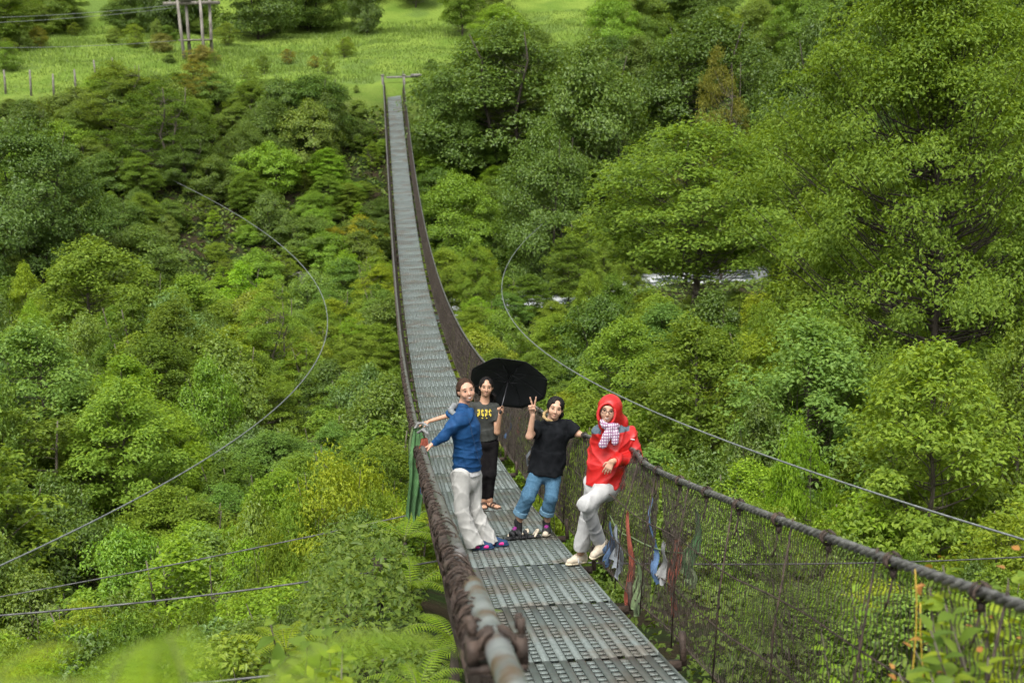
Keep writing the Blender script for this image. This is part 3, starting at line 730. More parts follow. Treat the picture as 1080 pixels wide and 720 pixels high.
def shoe(par, heel, toe, up, ankle, mu, ms, L=None, panel=None, w=.044, name='shoe', tongue=None):
    heel = np.array(heel, float); toe = np.array(toe, float); d = nrm(toe-heel); up = nrm(np.asarray(up)-d*(np.asarray(up)@d)); sd = np.cross(d, up); ln = np.linalg.norm(toe-heel)
    Q = lambda x, y, z: heel+d*x*ln+up*z+sd*y
    b = Body(.03)
    b.cap(Q(.12, 0, .045), .036, Q(.45, 0, .042), .040, .03); b.cap(Q(.45, 0, .042), .040, Q(.80, 0, .034), .034, .03); b.cap(Q(.12, 0, .05), .036, Q(.20, 0, .085), .040, .03)
    b.cap(Q(.22, 0, .085), .032, Q(.5, 0, .060), .028, .03)
    b.cone(Q(-.2, 0, -.2), .5, Q(.5, 0, .010), .5, .0, op='s') if False else None
    o = smooth_obj(name, b.mesh(name, .006), mu, par)
    b = Body(.012); A_ = Q(.13, 0, .016); B_ = Q(.50, 0, .016); C_ = Q(.84, 0, .018)
    b.cap(A_, .040, B_, .043, .012, n=up, f=.40); b.cap(B_, .043, C_, .036, .012, n=up, f=.42)
    smooth_obj('sole', b.mesh('sole', .006), ms, o)
    if panel is not None:
        for q in (-1, 1):
            b = Body(.01); b.cap(Q(.24, q*.030, .044), .021, Q(.70, q*.029, .036), .018, n=sd, f=.8); smooth_obj('side_panel', b.mesh('side_panel', .005), panel, o)
    if tongue is not None:
        b = Body(.01); b.cap(Q(.30, 0, .10), .026, Q(.52, 0, .084), .022); smooth_obj('tongue', b.mesh('tongue', .005), tongue, o)
    return o
def person(body_mesh, skin, label):
    o = smooth_obj('person', body_mesh, skin); tag(o, label, 'person'); return o
def tube_limb(b, pts, rads, k=.03): return b.chain(pts, rads, k)
def hair_cap(H, extra=(), thick=.012, face=(0, -.020, .085, .068, .100, .080), mat=None, par=None, part=None, h=.004):
    S = H.s; b = Body(.012)
    b.ell(H.P(0, .030, -.016), np.array((.074+thick, .080+thick, .092+thick))*S, H.ax)
    b.ell(H.P(0, -.02, -.045), np.array((.070+thick*.6, .07, .062))*S, H.ax, .02)
    for q in extra: b.p.append(q)
    b.ell(H.P(*face[:3]), np.array(face[3:])*S, H.ax, .006, 's')
    b.ell(H.P(0, -.155, .03), np.array((.12, .085, .14))*S, H.ax, .006, 's')
    if part is not None:     # a parting where the hair falls to both sides
        b.ell(H.P(part, .078, .085), np.array((.030, .034, .05))*S, H.ax, .012, 's')
    nf = fold_fn(.012, 9, 260, 90)
    return smooth_obj('hair', b.mesh('hair', h, nf), mat, par)
def C_(a, ra, b, rb, k): return ('cap', np.array(a, float), float(ra), np.array(b, float), float(rb), None, 1., k, 'u')
Z3 = np.array([0, 0, 1.])
def foot_z(p, dz=0.):  # drop a point to the deck surface
    p = np.array(p, float); p[2] = float(deckz(p[1]))+.002+dz; return p

# ---- woman in the blue jacket, leaning back on the left rail, facing the right rail, head turned to us
Y0 = 13.75
A = lambda px, py, dy=0.: at(px, py, Y0+dy)
H = Head(A(491.5, 411.5), A(489.5, 398)-A(495.5, 425), (.22, -1., .12), .232); H.hair_mat = M['hair_br']
neckb = A(487, 434, .02)
b = Body(.025)
H.build(b, neckb)
shR, shL = A(483.5, 442, -.13), A(494, 439, .17)
chest, belly, pelv = A(491, 452), A(493, 474, .02), A(492, 497, .02)
FW = nrm([.80, -.60, 0])                         # the way the chest faces
b.cap(neckb, .05, chest, .12, .05, n=FW, f=.7); b.cap(chest, .135, belly, .125, .05, n=FW, f=.72); b.cap(belly, .125, pelv, .135, .05, n=FW, f=.8)
elR, wrR = A(468.5, 459.5, -.16), A(456, 468.5, -.14)
b.chain([shR, elR, wrR], [.046, .036, .024])
elL, wrL = A(500, 462, .28), A(505, 482, .22)
b.chain([shL, elL, wrL], [.046, .036, .026]); hand(b, wrL, A(505, 490, .12)-wrL, (-1, -.3, 0), (0, -1, 0))
hand(b, wrR, A(448, 471.5, -.13)-wrR, (-.25, .05, -1), (0, -1, .1), (.45, .5, .5, .55), .98)
hipN, hipF = A(487, 500, -.07), A(498, 500, .10)
knN, knF = A(486.5, 538, -.09), A(500.5, 537, .07); anN, anF = A(500, 575, -.10), A(516, 573, .05)
b.chain([hipN, knN, anN], [.08, .055, .036]); b.chain([hipF, knF, anF], [.08, .055, .036])
P1 = person(b.mesh('person', .0065), M['skin_pale'], 'smiling woman in a blue fleece jacket and white trousers leaning back on the left rail')
H.face(P1, 1.1, True, .35)
bun = [C_(H.P(.066, .02, -.02), .026*H.s, H.P(.062, -.03, -.05), .024*H.s, .02), C_(H.P(-.066, .02, -.02), .026*H.s, H.P(-.062, -.03, -.05), .024*H.s, .02), C_(H.P(0, .03, -.10), .03*H.s, H.P(0, .0, -.118), .026*H.s, .02)]
hair_cap(H, bun, .005, (0, -.020, .082, .074, .103, .085), M['hair_br'], P1)
b = Body(.03)
b.cap(A(488.5, 428.5, .0), .058, A(488, 440, .02), .11, .04); b.cap(A(487.5, 437, .02), .075, chest, .165, .05, n=FW, f=.82); b.cap(chest, .165, belly, .155, .06, n=FW, f=.80); b.cone(belly, .150, A(492.5, 495, .02), .163, .05, n=FW, f=.84)
b.chain([shR+[.008, .012, -.004], shR*.5+elR*.5, elR, A(458.5, 466.5, -.14)], [.076, .068, .058, .041]); b.cap(shR+[.02, .03, -.005], .078, shL, .075, .05); b.cap(A(488, 437, .02), .07, shR+[.01, .02, -.01], .07, .04)
b.chain([shL, elL, A(504.5, 478, .22)], [.070, .056, .043])
b.cap(A(497, 433, -.03), .028, A(495, 441, -.07), .030, .02)
jk = smooth_obj('jacket', b.mesh('jacket', .0065, fold_fn(.022, 4, 46, 60)), M['blue_jacket'], P1)
b = Body(.008); b.chain([A(494.5, 441, -.155), A(498, 458, -.17), A(503, 476, -.15), A(507, 492, -.11)], [.0045]*4); smooth_obj('zip', b.mesh('zip', .003), M['navy_shoe'], jk)
b = Body(.02); b.chain([A(475.5, 431.5, -.06), A(479, 428, .0), A(484, 427.5, .08)], [.026, .030, .026]); b.chain([A(475, 433, -.06), A(481, 437.5, -.12), A(489, 438, -.12)], [.026, .024, .018])
smooth_obj('hood_lining', b.mesh('hood_lining', .005, fold_fn(.004, 8, 60, 60)), M['hood_grey'], jk)
b = Body(.02); b.chain([A(474, 436, -.02), A(479, 441, -.09), A(488, 443, -.11)], [.036, .036, .026]); b.cap(A(474, 436, -.02), .036, A(481, 432, .1), .032)
smooth_obj('hood', b.mesh('hood', .006, fold_fn(.005, 8, 50, 50)), M['blue_jacket'], jk)
b = Body(.02); b.cone(A(492.5, 490, .02), .150, A(492.5, 500, .02), .160, .0, n=FW, f=.82); smooth_obj('undershirt', b.mesh('undershirt', .007, fold_fn(.004, 2)), M['white_tee'], P1)
b = Body(.035)
b.cap(A(492.5, 494, .02), .135, A(492.5, 505, .02), .148, .04, n=FW, f=.84)
b.cap(hipN, .096, knN, .078, .03); b.cone(knN, .077, anN+[.01, 0, .0], .084, .03)
b.cap(hipF, .096, knF, .076, .03); b.cone(knF, .075, anF+[.01, 0, .0], .084, .03)
b.cap(A(483.5, 503, .02), .09, A(485, 512, -.02), .08, .05)
smooth_obj('trousers', b.mesh('trousers', .0065, fold_fn(.022, 15, 50, 34)), M['white_pants'], P1)
for an, px0, px1, dy in ((anN, 497, 516.5, -.10), (anF, 513, 538, .05)):
    t_ = foot_z(A(px1, 580, dy)); h_ = foot_z(A(px0, 580, dy+.02)); d_ = nrm(t_-h_); t_ = h_+d_*.235
    shoe(P1, h_, t_, Z3, an, M['navy_shoe'], M['navy_shoe'], panel=M['pink'])

# ---- woman in the charcoal tee holding the umbrella
Y0 = 16.85
H = Head(A(512.8, 408), A(513.8, 396)-A(512.2, 420), (-.02, -1., .16), .228); H.hair_mat = M['hair_bk']
b = Body(.025); neckb = A(511, 424.5, .02); H.build(b, neckb)
shR, shL = A(499.5, 428.5, .02), A(522.5, 429, .02); chest, belly, pelv = A(511, 437), A(512.5, 452), A(514, 466)
FW = nrm([-.03, -1, 0])
b.cap(neckb, .045, chest, .10, .05, n=FW, f=.7); b.cap(chest, .115, belly, .100, .05, n=FW, f=.72); b.cap(belly, .100, pelv, .118, .05, n=FW, f=.8)
elR, wrR = A(478, 436.5, .08), A(452.5, 444.3, .02)
b.chain([shR, elR, wrR], [.040, .033, .022]); hand(b, wrR, A(443, 446.6, -.0)-wrR, (-.1, -.1, -1), (0, -1, .1), (.25, .3, .35, .45), .92)
elL, wrL = A(524.3, 455.5, -.12), A(527.5, 437, -.20)
b.chain([shL, elL, wrL], [.040, .033, .023]); hnd = A(530, 429.5, -.20)
hand(b, wrL, A(529.2, 427, -.19)-wrL, A(520, 430, -.3)-A(530, 430, -.12), (-.4, -1, 0), (.55, 1.15, 1.2, 1.2), .92, .05, .9)
hipR, hipL = A(509, 468, .02), A(519.5, 468); knR, knL = A(509.5, 500, -.04), A(518.3, 499, -.05); anR, anL = A(510.5, 527, .06), A(517, 526.5, .02)
b.chain([hipR, knR, anR], [.072, .050, .032]); b.chain([hipL, knL, anL], [.072, .050, .032])
for an, px1, dy in ((anR, 510.5, -.10), (anL, 522.5, -.06)):
    toe = foot_z(A(px1, 535, dy-.04), .022); hl = foot_z([an[0]-.005, an[1]+.03, 0], .03); hl2 = hl+nrm(toe-hl)*.21; hl2[2] = float(deckz(hl2[1]))+.024
    b.cap(an, .034, hl, .032, .02); b.cap(hl, .032, hl2, .034, .03, n=Z3, f=.7)
    r_ = np.cross(nrm(hl2-hl), Z3)
    for q, (o_, l_) in enumerate(((-.028, .028), (-.011, .030), (.004, .027), (.017, .022), (.029, .016))): b.cap(hl2+r_*o_*(-1 if px1 > 515 else 1), .0105, hl2+r_*o_*(-1 if px1 > 515 else 1)+nrm(hl2-hl)*(l_+.02), .009, .005)
P2 = person(b.mesh('person', .006), M['skin_tan'], 'woman in a charcoal tee and black leggings holding a black umbrella over her shoulder')
H.face(P2, .9, False, .6)
hair_cap(H, [C_(H.P(-.03, -.03, -.075), .045, H.P(-.085, -.12, -.055), .040, .03), C_(H.P(-.085, -.12, -.055), .040, A(520.5, 433, .10), .030, .03), C_(H.P(.04, .0, -.07), .04, H.P(.05, -.10, -.06), .035, .03)], .010, (.0, -.024, .082, .067, .096, .084), M['hair_bk'], P2, .0)
b = Body(.03)
b.cap(A(511, 426.5, .02), .068, chest, .122, .05, n=FW, f=.74); b.cap(chest, .130, belly, .124, .05, n=FW, f=.78); b.cone(belly, .124, A(514.5, 463.5), .132, .05, n=FW, f=.85)
b.cap(shR, .055, shL, .055, .03); b.cone(shR, .060, shR*.45+elR*.55, .066, .03); b.cone(shL, .060, shL*.4+elL*.6, .064, .03)
tee = smooth_obj('t_shirt', b.mesh('t_shirt', .006, fold_fn(.010, 7, 50, 60)), M['charcoal'], P2)
# yellow block print: two rows of four marks over a short bar
def stick_on(meobj, P, view, lift=.003):
    hit, loc, nor, _ = meobj.ray_cast(Vector(P-view*1.0), Vector(view)); return (np.array(loc)-view*lift) if hit else None
vw = nrm(A(511, 440)-CAM); pb = MB()
def mark(px, py, w, hh):
    Q = []
    for sx_, sy_ in ((-1, -1), (1, -1), (1, 1), (-1, 1)):
        q = stick_on(tee, A(px+sx_*w/2, py+sy_*hh/2), vw)
        if q is None: return
        Q.append(q)
    Q = np.array(Q); pb.add(np.concatenate([Q, Q+vw*.004]), [[0, 1, 2, 3], [4, 7, 6, 5], [0, 4, 5, 1], [1, 5, 6, 2], [2, 6, 7, 3], [3, 7, 4, 0]])
for rw, py in ((0, 433.3), (1, 437.2)):
    for k, px in enumerate((504.6, 508.6, 512.6, 516.6)):
        mark(px+.4, py, 2.7, 1.0); mark(px-.5 if (k+rw) % 2 else px+.9, py+1.3, 1.2, 1.6); mark(px+.2, py-1.2, 1.8 if k % 2 else 2.8, .8)
mark(511, 440.8, 6.4, .9)
pb.build('chest_print', M['yellow_print'], tee)
b = Body(.03); b.cap(A(514, 460), .108, pelv, .122, .04, n=FW, f=.85); b.chain([hipR, knR, anR+[0, 0, .03]], [.082, .060, .042]); b.chain([hipL, knL, anL+[0, 0, .03]], [.082, .060, .042])
smooth_obj('leggings', b.mesh('leggings', .006, fold_fn(.006, 3, 40, 60)), M['legging'], P2)
for an, px1, dy in ((anR, 510.5, -.10), (anL, 522.5, -.06)):
    toe = foot_z(A(px1, 535, dy-.04)); hl = foot_z([an[0]-.005, an[1]+.04, 0]); d_ = nrm(toe-hl); t2 = hl+d_*.255; t2[2] = float(deckz(t2[1]))
    sd_ = np.cross(d_, Z3); b = Body(.01); b.cap(hl+[0, 0, .006], .036, t2+[0, 0, .006], .042, n=Z3, f=.22); so = smooth_obj('sandal', b.mesh('sandal', .005), M['sandal'], P2)
    b = Body(.006)
    for fr, wz in ((.45, .066), (.72, .052)):
        c_ = hl+(t2-hl)*fr; b.chain([c_+sd_*.044+[0, 0, .012], c_+sd_*.03+[0, 0, wz-.010], c_+[0, 0, wz], c_-sd_*.03+[0, 0, wz-.010], c_-sd_*.044+[0, 0, .012]], [.009]*5)
    smooth_obj('strap', b.mesh('strap', .004), M['sandal'], so)
# umbrella, held over her left shoulder; open side toward the camera
hb = A(528.5, 431.5, -.19); rc = A(536.5, 404.5, .30); axu = nrm([.20, .72, .62])
um = empty('umbrella', hb); tag(um, 'open black umbrella resting on the shoulder of the woman in charcoal', 'umbrella')
def um_child(o): o.parent = um; o.matrix_parent_inverse = Matrix.Translation(-Vector(hb)); return o
e1 = nrm(np.cross(axu, Z3)); e1 = nrm(e1+0*Z3); e2 = np.cross(e1, axu)      # across, in-plane up
if e2[2] < 0: e2 = -e2
ru = .500; dome = .15
def um_pt(a, q):     # q 0 at the apex, 1 at the rim; panels pull in between ribs
    ph = (a/(2*np.pi)*8) % 1; sc = 1-.055*math.sin(math.pi*ph)*q; hgt = dome*(1-q**1.8)-.012*math.sin(math.pi*ph)*(1-q)*q
    return rc+ru*q*sc*(e1*math.cos(a+.2)+e2*math.sin(a+.2))+axu*hgt
na, nq = 64, 10
V = np.array([um_pt(2*np.pi*i/na, q/nq) for q in range(nq+1) for i in range(na)])
V2 = V+axu*.004
i_ = np.arange(na); F = []
for q in range(nq): F.append(np.stack([q*na+i_, q*na+(i_+1) % na, (q+1)*na+(i_+1) % na, (q+1)*na+i_], -1))
F = np.concatenate(F); nV = len(V)
rim = np.stack([nq*na+i_, nq*na+(i_+1) % na, nV+nq*na+(i_+1) % na, nV+nq*na+i_], -1)
um_child(link_mesh('canopy', np_mesh('canopy', np.concatenate([V, V2]), np.concatenate([F, F[:, ::-1]+nV, rim])), M['umbrella'], None, True))
for k in range(8):
    a = 2*np.pi*k/8; b = MB(); b.tube([um_pt(a, q)-axu*.006 for q in np.linspace(.03, 1, 9)], .0035, 5)
    b.tube([rc+axu*.02, um_pt(a, .5)-axu*.006], .003, 5); um_child(b.build('rib', M['rib']))
b = MB(); b.tube([hb, rc+axu*(dome+.05)], .007, 8); um_child(b.build('shaft', M['rib'], None, True))
b = MB(); sdn = nrm(hb-(rc+axu*dome)); b.tube([hb-sdn*.05, hb+sdn*.07], .015, 10); um_child(b.build('handle', M['shoe_black'], None, True))

# ---- woman in the black tee making a V sign, left hand on the right rail
Y0 = 14.45
H = Head(A(585.8, 430.5), A(589.2, 416.5)-A(584.4, 441), (-.06, -1., .14), .228); H.hair_mat = M['hair_bk']
b = Body(.025); neckb = A(582, 444, .02); H.build(b, neckb)
shR, shL = A(568, 449, .0), A(597, 447, .02); chest, belly, pelv = A(581.5, 458), A(578, 476), A(575, 494)
FW = nrm([-.15, -1, 0])
b.cap(neckb, .045, chest, .11, .05, n=FW, f=.7); b.cap(chest, .125, belly, .115, .05, n=FW, f=.75); b.cap(belly, .115, pelv, .13, .05, n=FW, f=.85)
elR, wrR = A(558.5, 460, -.18), A(562, 437.5, -.22)
b.chain([shR, elR, wrR], [.042, .036, .024])
wr2 = A(561.4, 434.5, -.22); hd_ = A(560.8, 420, -.24)-wr2
# V sign: index and middle straight and apart, the other two folded under the thumb
d_ = nrm(hd_); n_ = nrm(-vw-d_*(-vw@d_)); t_ = nrm(np.cross(d_, n_))
if t_[0] < 0: t_ = -t_
PP = lambda x, y, z: wr2+.94*(d_*x+t_*y+n_*z)
for y0_, y1_ in ((.012, .030), (.004, .010), (-.006, -.011), (-.013, -.030)): b.cap(PP(-.01, y0_, 0), .014, PP(.070, y1_, 0), .012, .010)
for y_, sp in ((.027, .22), (.006, -.24)):
    p = PP(.074, y_, 0); dd = nrm(d_+t_*sp); b.cap(p, .0098, p+dd*.048, .0092, .004); b.cap(p+dd*.048, .0092, p+dd*.094, .0078, .004)
for y_ in (-.014, -.031):
    p = PP(.070, y_, .004); q = p+d_*.012+n_*.034; b.cap(p, .0098, q, .0092, .004); b.cap(q, .0092, q-d_*.032+n_*.004, .0085, .004)
q = PP(.024, .030, .012); q2 = PP(.052, .010, .036); b.cap(PP(.008, .014, 0), .015, q, .0125, .01); b.cap(q, .0118, q2, .0100, .005); b.cap(q2, .0098, PP(.058, -.014, .044), .0085, .004)
elL, wrL = A(609, 457, -.02), A(617, 459.5, -.12)
b.chain([shL, elL, wrL], [.042, .036, .024]); hand(b, wrL, A(624.5, 465.5, -.14)-wrL, (.1, .1, -1), (-.6, -.8, .1), (.3, .35, .4, .5), .92)
hipR, hipL = A(567, 498, .0), A(583.5, 498, .02); knR, knL = A(557.5, 523, -.12), A(581.5, 524, -.12); anR, anL = A(546.5, 551, -.05), A(576.3, 551, -.02)
b.chain([hipR, knR, anR], [.08, .055, .034]); b.chain([hipL, knL, anL], [.08, .055, .034])
for an in (anR, anL): b.cap(an, .034, [an[0], an[1]-.02, float(deckz(an[1]))+.05], .034, .02)
P3 = person(b.mesh('person', .006), M['skin_lt'], 'woman in a loose black tee and rolled jeans making a V sign')
H.face(P3, .8, False, .6)
hair_cap(H, [C_(H.P(-.02, .02, -.085), .05, H.P(-.06, -.07, -.07), .045, .03)], .015, (.006, -.026, .082, .066, .094, .084), M['hair_bk'], P3, -.012)
b = Body(.012); b.chain([A(582, 443.5, -.105), A(577, 442.5, -.10), A(573.5, 439.5, -.07), A(574, 435.5, -.02), A(577.5, 432.5, .03)], [.010, .013, .015, .014, .010])
smooth_obj('neck_strap', b.mesh('neck_strap', .004), M['strap_tan'], P3)
b = Body(.03)
b.cap(A(582, 446.5, .02), .070, chest, .150, .05, n=FW, f=.72); b.cap(chest, .165, belly, .165, .05, n=FW, f=.76); b.cone(belly, .165, A(575, 499.5), .192, .05, n=FW, f=.72)
b.cap(shR, .062, shL, .062, .03); b.cone(shR, .072, shR*.28+elR*.72, .082, .03); b.cone(shL, .072, shL*.05+elL*.95, .078, .03)
b.cap(A(590, 470), .06, A(592, 488), .05, .05); b.cap(shL*.6+elL*.4-[0, 0, .04], .05, A(592, 468), .05, .05)
smooth_obj('t_shirt', b.mesh('t_shirt', .0065, fold_fn(.024, 17, 40, 46)), M['black_tee'], P3)
b = Body(.03); b.cap(A(575, 492), .13, pelv-[0, 0, .03], .142, .04, n=FW, f=.85)
cuR, cuL = A(548.5, 541.5, -.07), A(576.5, 540.5, -.05)
b.cap(hipR, .092, knR, .076, .03); b.cone(knR, .075, cuR, .072, .02); b.cap(hipL, .092, knL, .074, .03); b.cone(knL, .073, cuL, .072, .02)
jn = smooth_obj('jeans', b.mesh('jeans', .0065, fold_fn(.014, 23, 50, 70)), M['jeans'], P3)
for kn, cu in ((knR, cuR), (knL, cuL)):
    d_ = nrm(cu-kn); b = Body(.012); b.cone(cu-d_*.045, .078, cu+d_*.012, .082, .01); smooth_obj('rolled_cuff', b.mesh('rolled_cuff', .006, fold_fn(.005, 6, 40, 60)), M['jeans_cuff'], jn)
for an, (tx, ty, dy), in ((anR, (531.5, 566.5, -.30)), (anL, (574.5, 564, -.26))):
    hl = foot_z([an[0]+.012, an[1]+.045, 0]); to = A(tx, ty, dy); to = foot_z(to); d_ = nrm(to-hl); to = hl+d_*.245; to[2] = float(deckz(to[1]))+.002
    b = Body(.01); b.cap(an+[0, 0, .015], .043, [an[0], an[1]-.01, float(deckz(an[1]))+.07], .042); smooth_obj('sock', b.mesh('sock', .006), M['shoe_black'], P3)
    so = shoe(P3, hl, to, Z3, an, M['shoe_black'], M['sole'], tongue=M['purple'])
    b = Body(.015); b.cap(hl+(to-hl)*.86+[0, 0, .030], .031, hl+(to-hl)*.74+[0, 0, .036], .034); smooth_obj('toe_cap', b.mesh('toe_cap', .006), M['shoe_beige'], so)
# a pair of spare black and white shoes set down between her feet
def slip(c, ang, label):
    d_ = np.array([math.sin(ang), -math.cos(ang), 0]); hl = foot_z(c); to = hl+d_*.23; to[2] = float(deckz(to[1]))+.002
    r = empty('shoe', hl); b = Body(.02); up = Z3; sd_ = np.cross(d_, up)
    b.cap(hl+[0, 0, .018], .036, to+[0, 0, .018], .040, n=up, f=.42); o1 = smooth_obj('sole', b.mesh('sole', .006), M['shoe_black'], None)
    b = Body(.015); q = lambda x, y, z: hl+(to-hl)*x+sd_*y+up*z
    for x in (.55, .82): b.chain([q(x, -.042, .02), q(x, -.028, .062), q(x+.03, 0, .074), q(x, .028, .062), q(x, .042, .02)], [.013, .016, .018, .016, .013])
    o2 = smooth_obj('strap', b.mesh('strap', .006), M['shoe_black'], None)
    b = Body(.012); b.chain([q(.15, -.036, .03), q(.02, -.02, .075), q(-.02, 0, .085), q(.02, .02, .075), q(.15, .036, .03)], [.012]*5);
    o3 = smooth_obj('trim', b.mesh('trim', .006), M['shoe_beige'], None)
    for o in (o1, o2, o3): o.parent = r; o.matrix_parent_inverse = Matrix.Translation(-Vector(hl))
    tag(r, label, 'shoe')
slip(at(556, 560, 14.30), -1.1, 'black sandal with cream straps lying beside the dark hiking shoe')
slip(at(567, 562, 14.25), -1.5, 'black sandal with cream straps lying nearest the right net')

# ---- person in the red rain jacket, leaning back on the right rail
Y0 = 12.35
H = Head(A(641.5, 432.5), A(643.5, 419)-A(640, 445), (-.20, -1., .10), .222); H.hair_mat = M['hair_bk']
b = Body(.025); neckb = A(643, 449, .04); H.build(b, neckb, False)
shR, shL = A(632, 455, .02), A(663.5, 458, .06); chest, belly, pelv = A(645, 466, .03), A(639, 490, .02), A(637, 508, .0)
FW = nrm([-.45, -.9, 0])
b.cap(neckb, .05, chest, .12, .05, n=FW, f=.7); b.cap(chest, .14, belly, .13, .05, n=FW, f=.75); b.cap(belly, .13, pelv, .13, .05, n=FW, f=.85)
elL, wrL = A(671.5, 481, -.02), A(645.5, 486.5, -.24)
b.chain([shL, elL, wrL], [.044, .036, .025]); hand(b, wrL, A(639.5, 497.5, -.25)-wrL, (.5, .85, .1), (-.6, -.4, .6), (.30, .35, .4, .45), .86)
elR, wrR = A(627, 481, .14), A(627, 505, .10); b.chain([shR, elR, wrR], [.044, .036, .026]); hand(b, wrR, [0, -.1, -1], (1, 0, 0), (0, -1, 0))
hipS, hipB = A(627, 510, .05), A(644, 511, -.02)
knS, knB = A(620, 547, .06), A(619, 532, -.26); anS, anB = A(612.5, 582, .10), A(633, 572.5, -.02)
b.chain([hipS, knS, anS], [.08, .055, .036]); b.chain([hipB, knB, anB], [.08, .055, .036])
P4 = person(b.mesh('person', .0065), M['skin_lt'], 'person in a red hooded rain jacket, glasses and pale trousers leaning on the right rail')
H.face(P4, 1., True, .6)
hair_cap(H, [], .008, (0, -.030, .075, .062, .078, .085), M['hair_bk'], P4)
# glasses
b = MB()
for q in (-1, 1):
    a_ = np.linspace(0, 2*np.pi, 17); c_ = (q*.032, .004)
    b.tube([H.P(c_[0]+.023*math.cos(t)*1.05, c_[1]+.019*math.sin(t), .098-.012*abs(c_[0]+.023*math.cos(t))/.05) for t in a_], .0024, 5, caps=False)
    b.tube([H.P(q*.056, .006, .088), H.P(q*.078, .010, .0)], .002, 5)
b.tube([H.P(-.009, .006, .1), H.P(.009, .006, .1)], .002, 5)
b.build('glasses', M['rib'], P4)
# hood and jacket
S = H.s; b = Body(.02)
b.ell(H.P(-.012, .022, -.022), np.array((.112, .122, .125))*S, H.ax); b.ell(H.P(-.02, -.07, -.03), np.array((.108, .10, .105))*S, H.ax, .04); b.cap(H.P(-.03, -.06, -.07), .085, A(652, 446, .10), .095, .05)
b.cap(H.P(.0, -.125, .015), .075, A(643.5, 452, .0), .085, .03)
b.ell(H.P(.008, -.022, .105), np.array((.074, .092, .145))*S, H.ax, .012, 's')
hd = smooth_obj('hood', b.mesh('hood', .006, fold_fn(.006, 31, 60, 60)), M['red_shell'], P4)
b = Body(.01); b.chain([H.P(.008+.077*math.sin(t), -.022+.096*math.cos(t), .088-.02*math.cos(t)) for t in np.linspace(-2.3, 2.3, 45)], [.009]*45, .012); smooth_obj('hood_brim', b.mesh('hood_brim', .005), M['red_shell'], hd)
b = Body(.03)
b.cap(A(644, 452, .05), .085, chest, .150, .05, n=FW, f=.78); b.cap(chest, .170, belly, .168, .06, n=FW, f=.80); b.cone(belly, .168, A(636.5, 512.5, .01), .172, .05, n=FW, f=.84)
b.cap(shR, .064, shL, .072, .04); b.chain([shL, elL], [.082, .066]); b.cone(elL, .066, A(647.5, 486.5, -.22), .056, .025)
b.chain([shR, elR], [.068, .060]); b.cone(elR, .060, A(627, 503, .10), .055, .03)
b.cap(A(653, 492, .04), .075, A(650, 508, .04), .085, .05)
jk = smooth_obj('jacket', b.mesh('jacket', .0065, fold_fn(.028, 37, 42, 56)), M['red_shell'], P4)
jm = jk.data; jm.materials.append(M['slate']); ce = np.zeros(len(jm.polygons)*3, np.float32); jm.polygons.foreach_get('center', ce); ce = ce.reshape(-1, 3)
mi = np.zeros(len(ce), np.int32); pq = np.array([pix(c) for c in ce[:]])
yk = ((np.abs(pq[:, 0]-(629+(pq[:, 1]-446)*-.15)) < 6.5) & (pq[:, 1] < 457.5) & (pq[:, 1] > 447)) | ((pq[:, 0] > 652) & (pq[:, 0] < 664) & (pq[:, 1] < 457+(pq[:, 0]-652)*-.25))
mi[yk] = 1; jm.polygons.foreach_set('material_index', mi)
y_ = Body(.004); q = at(667.3, 463.5, Y0); vq = nrm(q-CAM)
hit, loc, nor, _ = jk.ray_cast(Vector(q-vq*1.), Vector(vq))
if hit: y_.cap(np.array(loc)+[-.014, 0, .004], .006, np.array(loc)+[.014, 0, .0], .006); smooth_obj('sleeve_mark', y_.mesh('sleeve_mark', .003), M['white_tee'], jk)
# scarf: a loose turn round the neck and two hanging ends
b = Body(.015)
b.chain([A(634.5, 444.5, -.05), A(638, 448.5, -.13), A(645, 450, -.13), A(651, 449, -.08)], [.026, .030, .030, .024])
b.cap(A(644, 450, -.13), .034, A(640, 460, -.16), .040, .02, n=(0, 1, 0), f=.5); b.cap(A(640, 460, -.16), .040, A(636, 468.5, -.16), .042, .02, n=(0, 1, 0), f=.45)
b.cap(A(647, 450, -.13), .032, A(649, 458, -.15), .032, .02, n=(0, 1, 0), f=.5); b.cap(A(649, 458, -.15), .032, A(648.5, 466, -.16), .032, .02, n=(0, 1, 0), f=.45)
smooth_obj('scarf', b.mesh('scarf', .006, fold_fn(.008, 12, 60, 30)), M['scarf'], P4)
# trousers
b = Body(.035); b.cap(A(637.5, 506, .01), .14, A(636.5, 513, .01), .148, .04, n=FW, f=.9)
b.cap(hipS, .095, knS, .075, .03); b.cone(knS, .074, anS+[0, 0, .02], .074, .02); b.cap(hipB, .100, knB, .074, .03); b.cap(knB, .074, knB*.4+anB*.6, .066, .03); b.cone(knB*.4+anB*.6, .066, anB, .068, .02)
smooth_obj('trousers', b.mesh('trousers', .0065, fold_fn(.022, 41, 50, 40)), M['grey_pants'], P4)
hl = foot_z(A(617.5, 592, .18)); to = foot_z(A(592.5, 598.5, -.02)); d_ = nrm(to-hl); to = hl+d_*.265; to[2] = float(deckz(to[1]))+.002
s1 = shoe(P4, hl, to, Z3, anS, M['shoe_beige'], M['sole'])
hl = A(640.5, 577, .02); to = A(624.5, 589.5, -.12); to = hl+nrm(to-hl)*.25
s2 = shoe(P4, hl, to, nrm([.35, 0, 1]), anB, M['shoe_beige'], M['sole'])
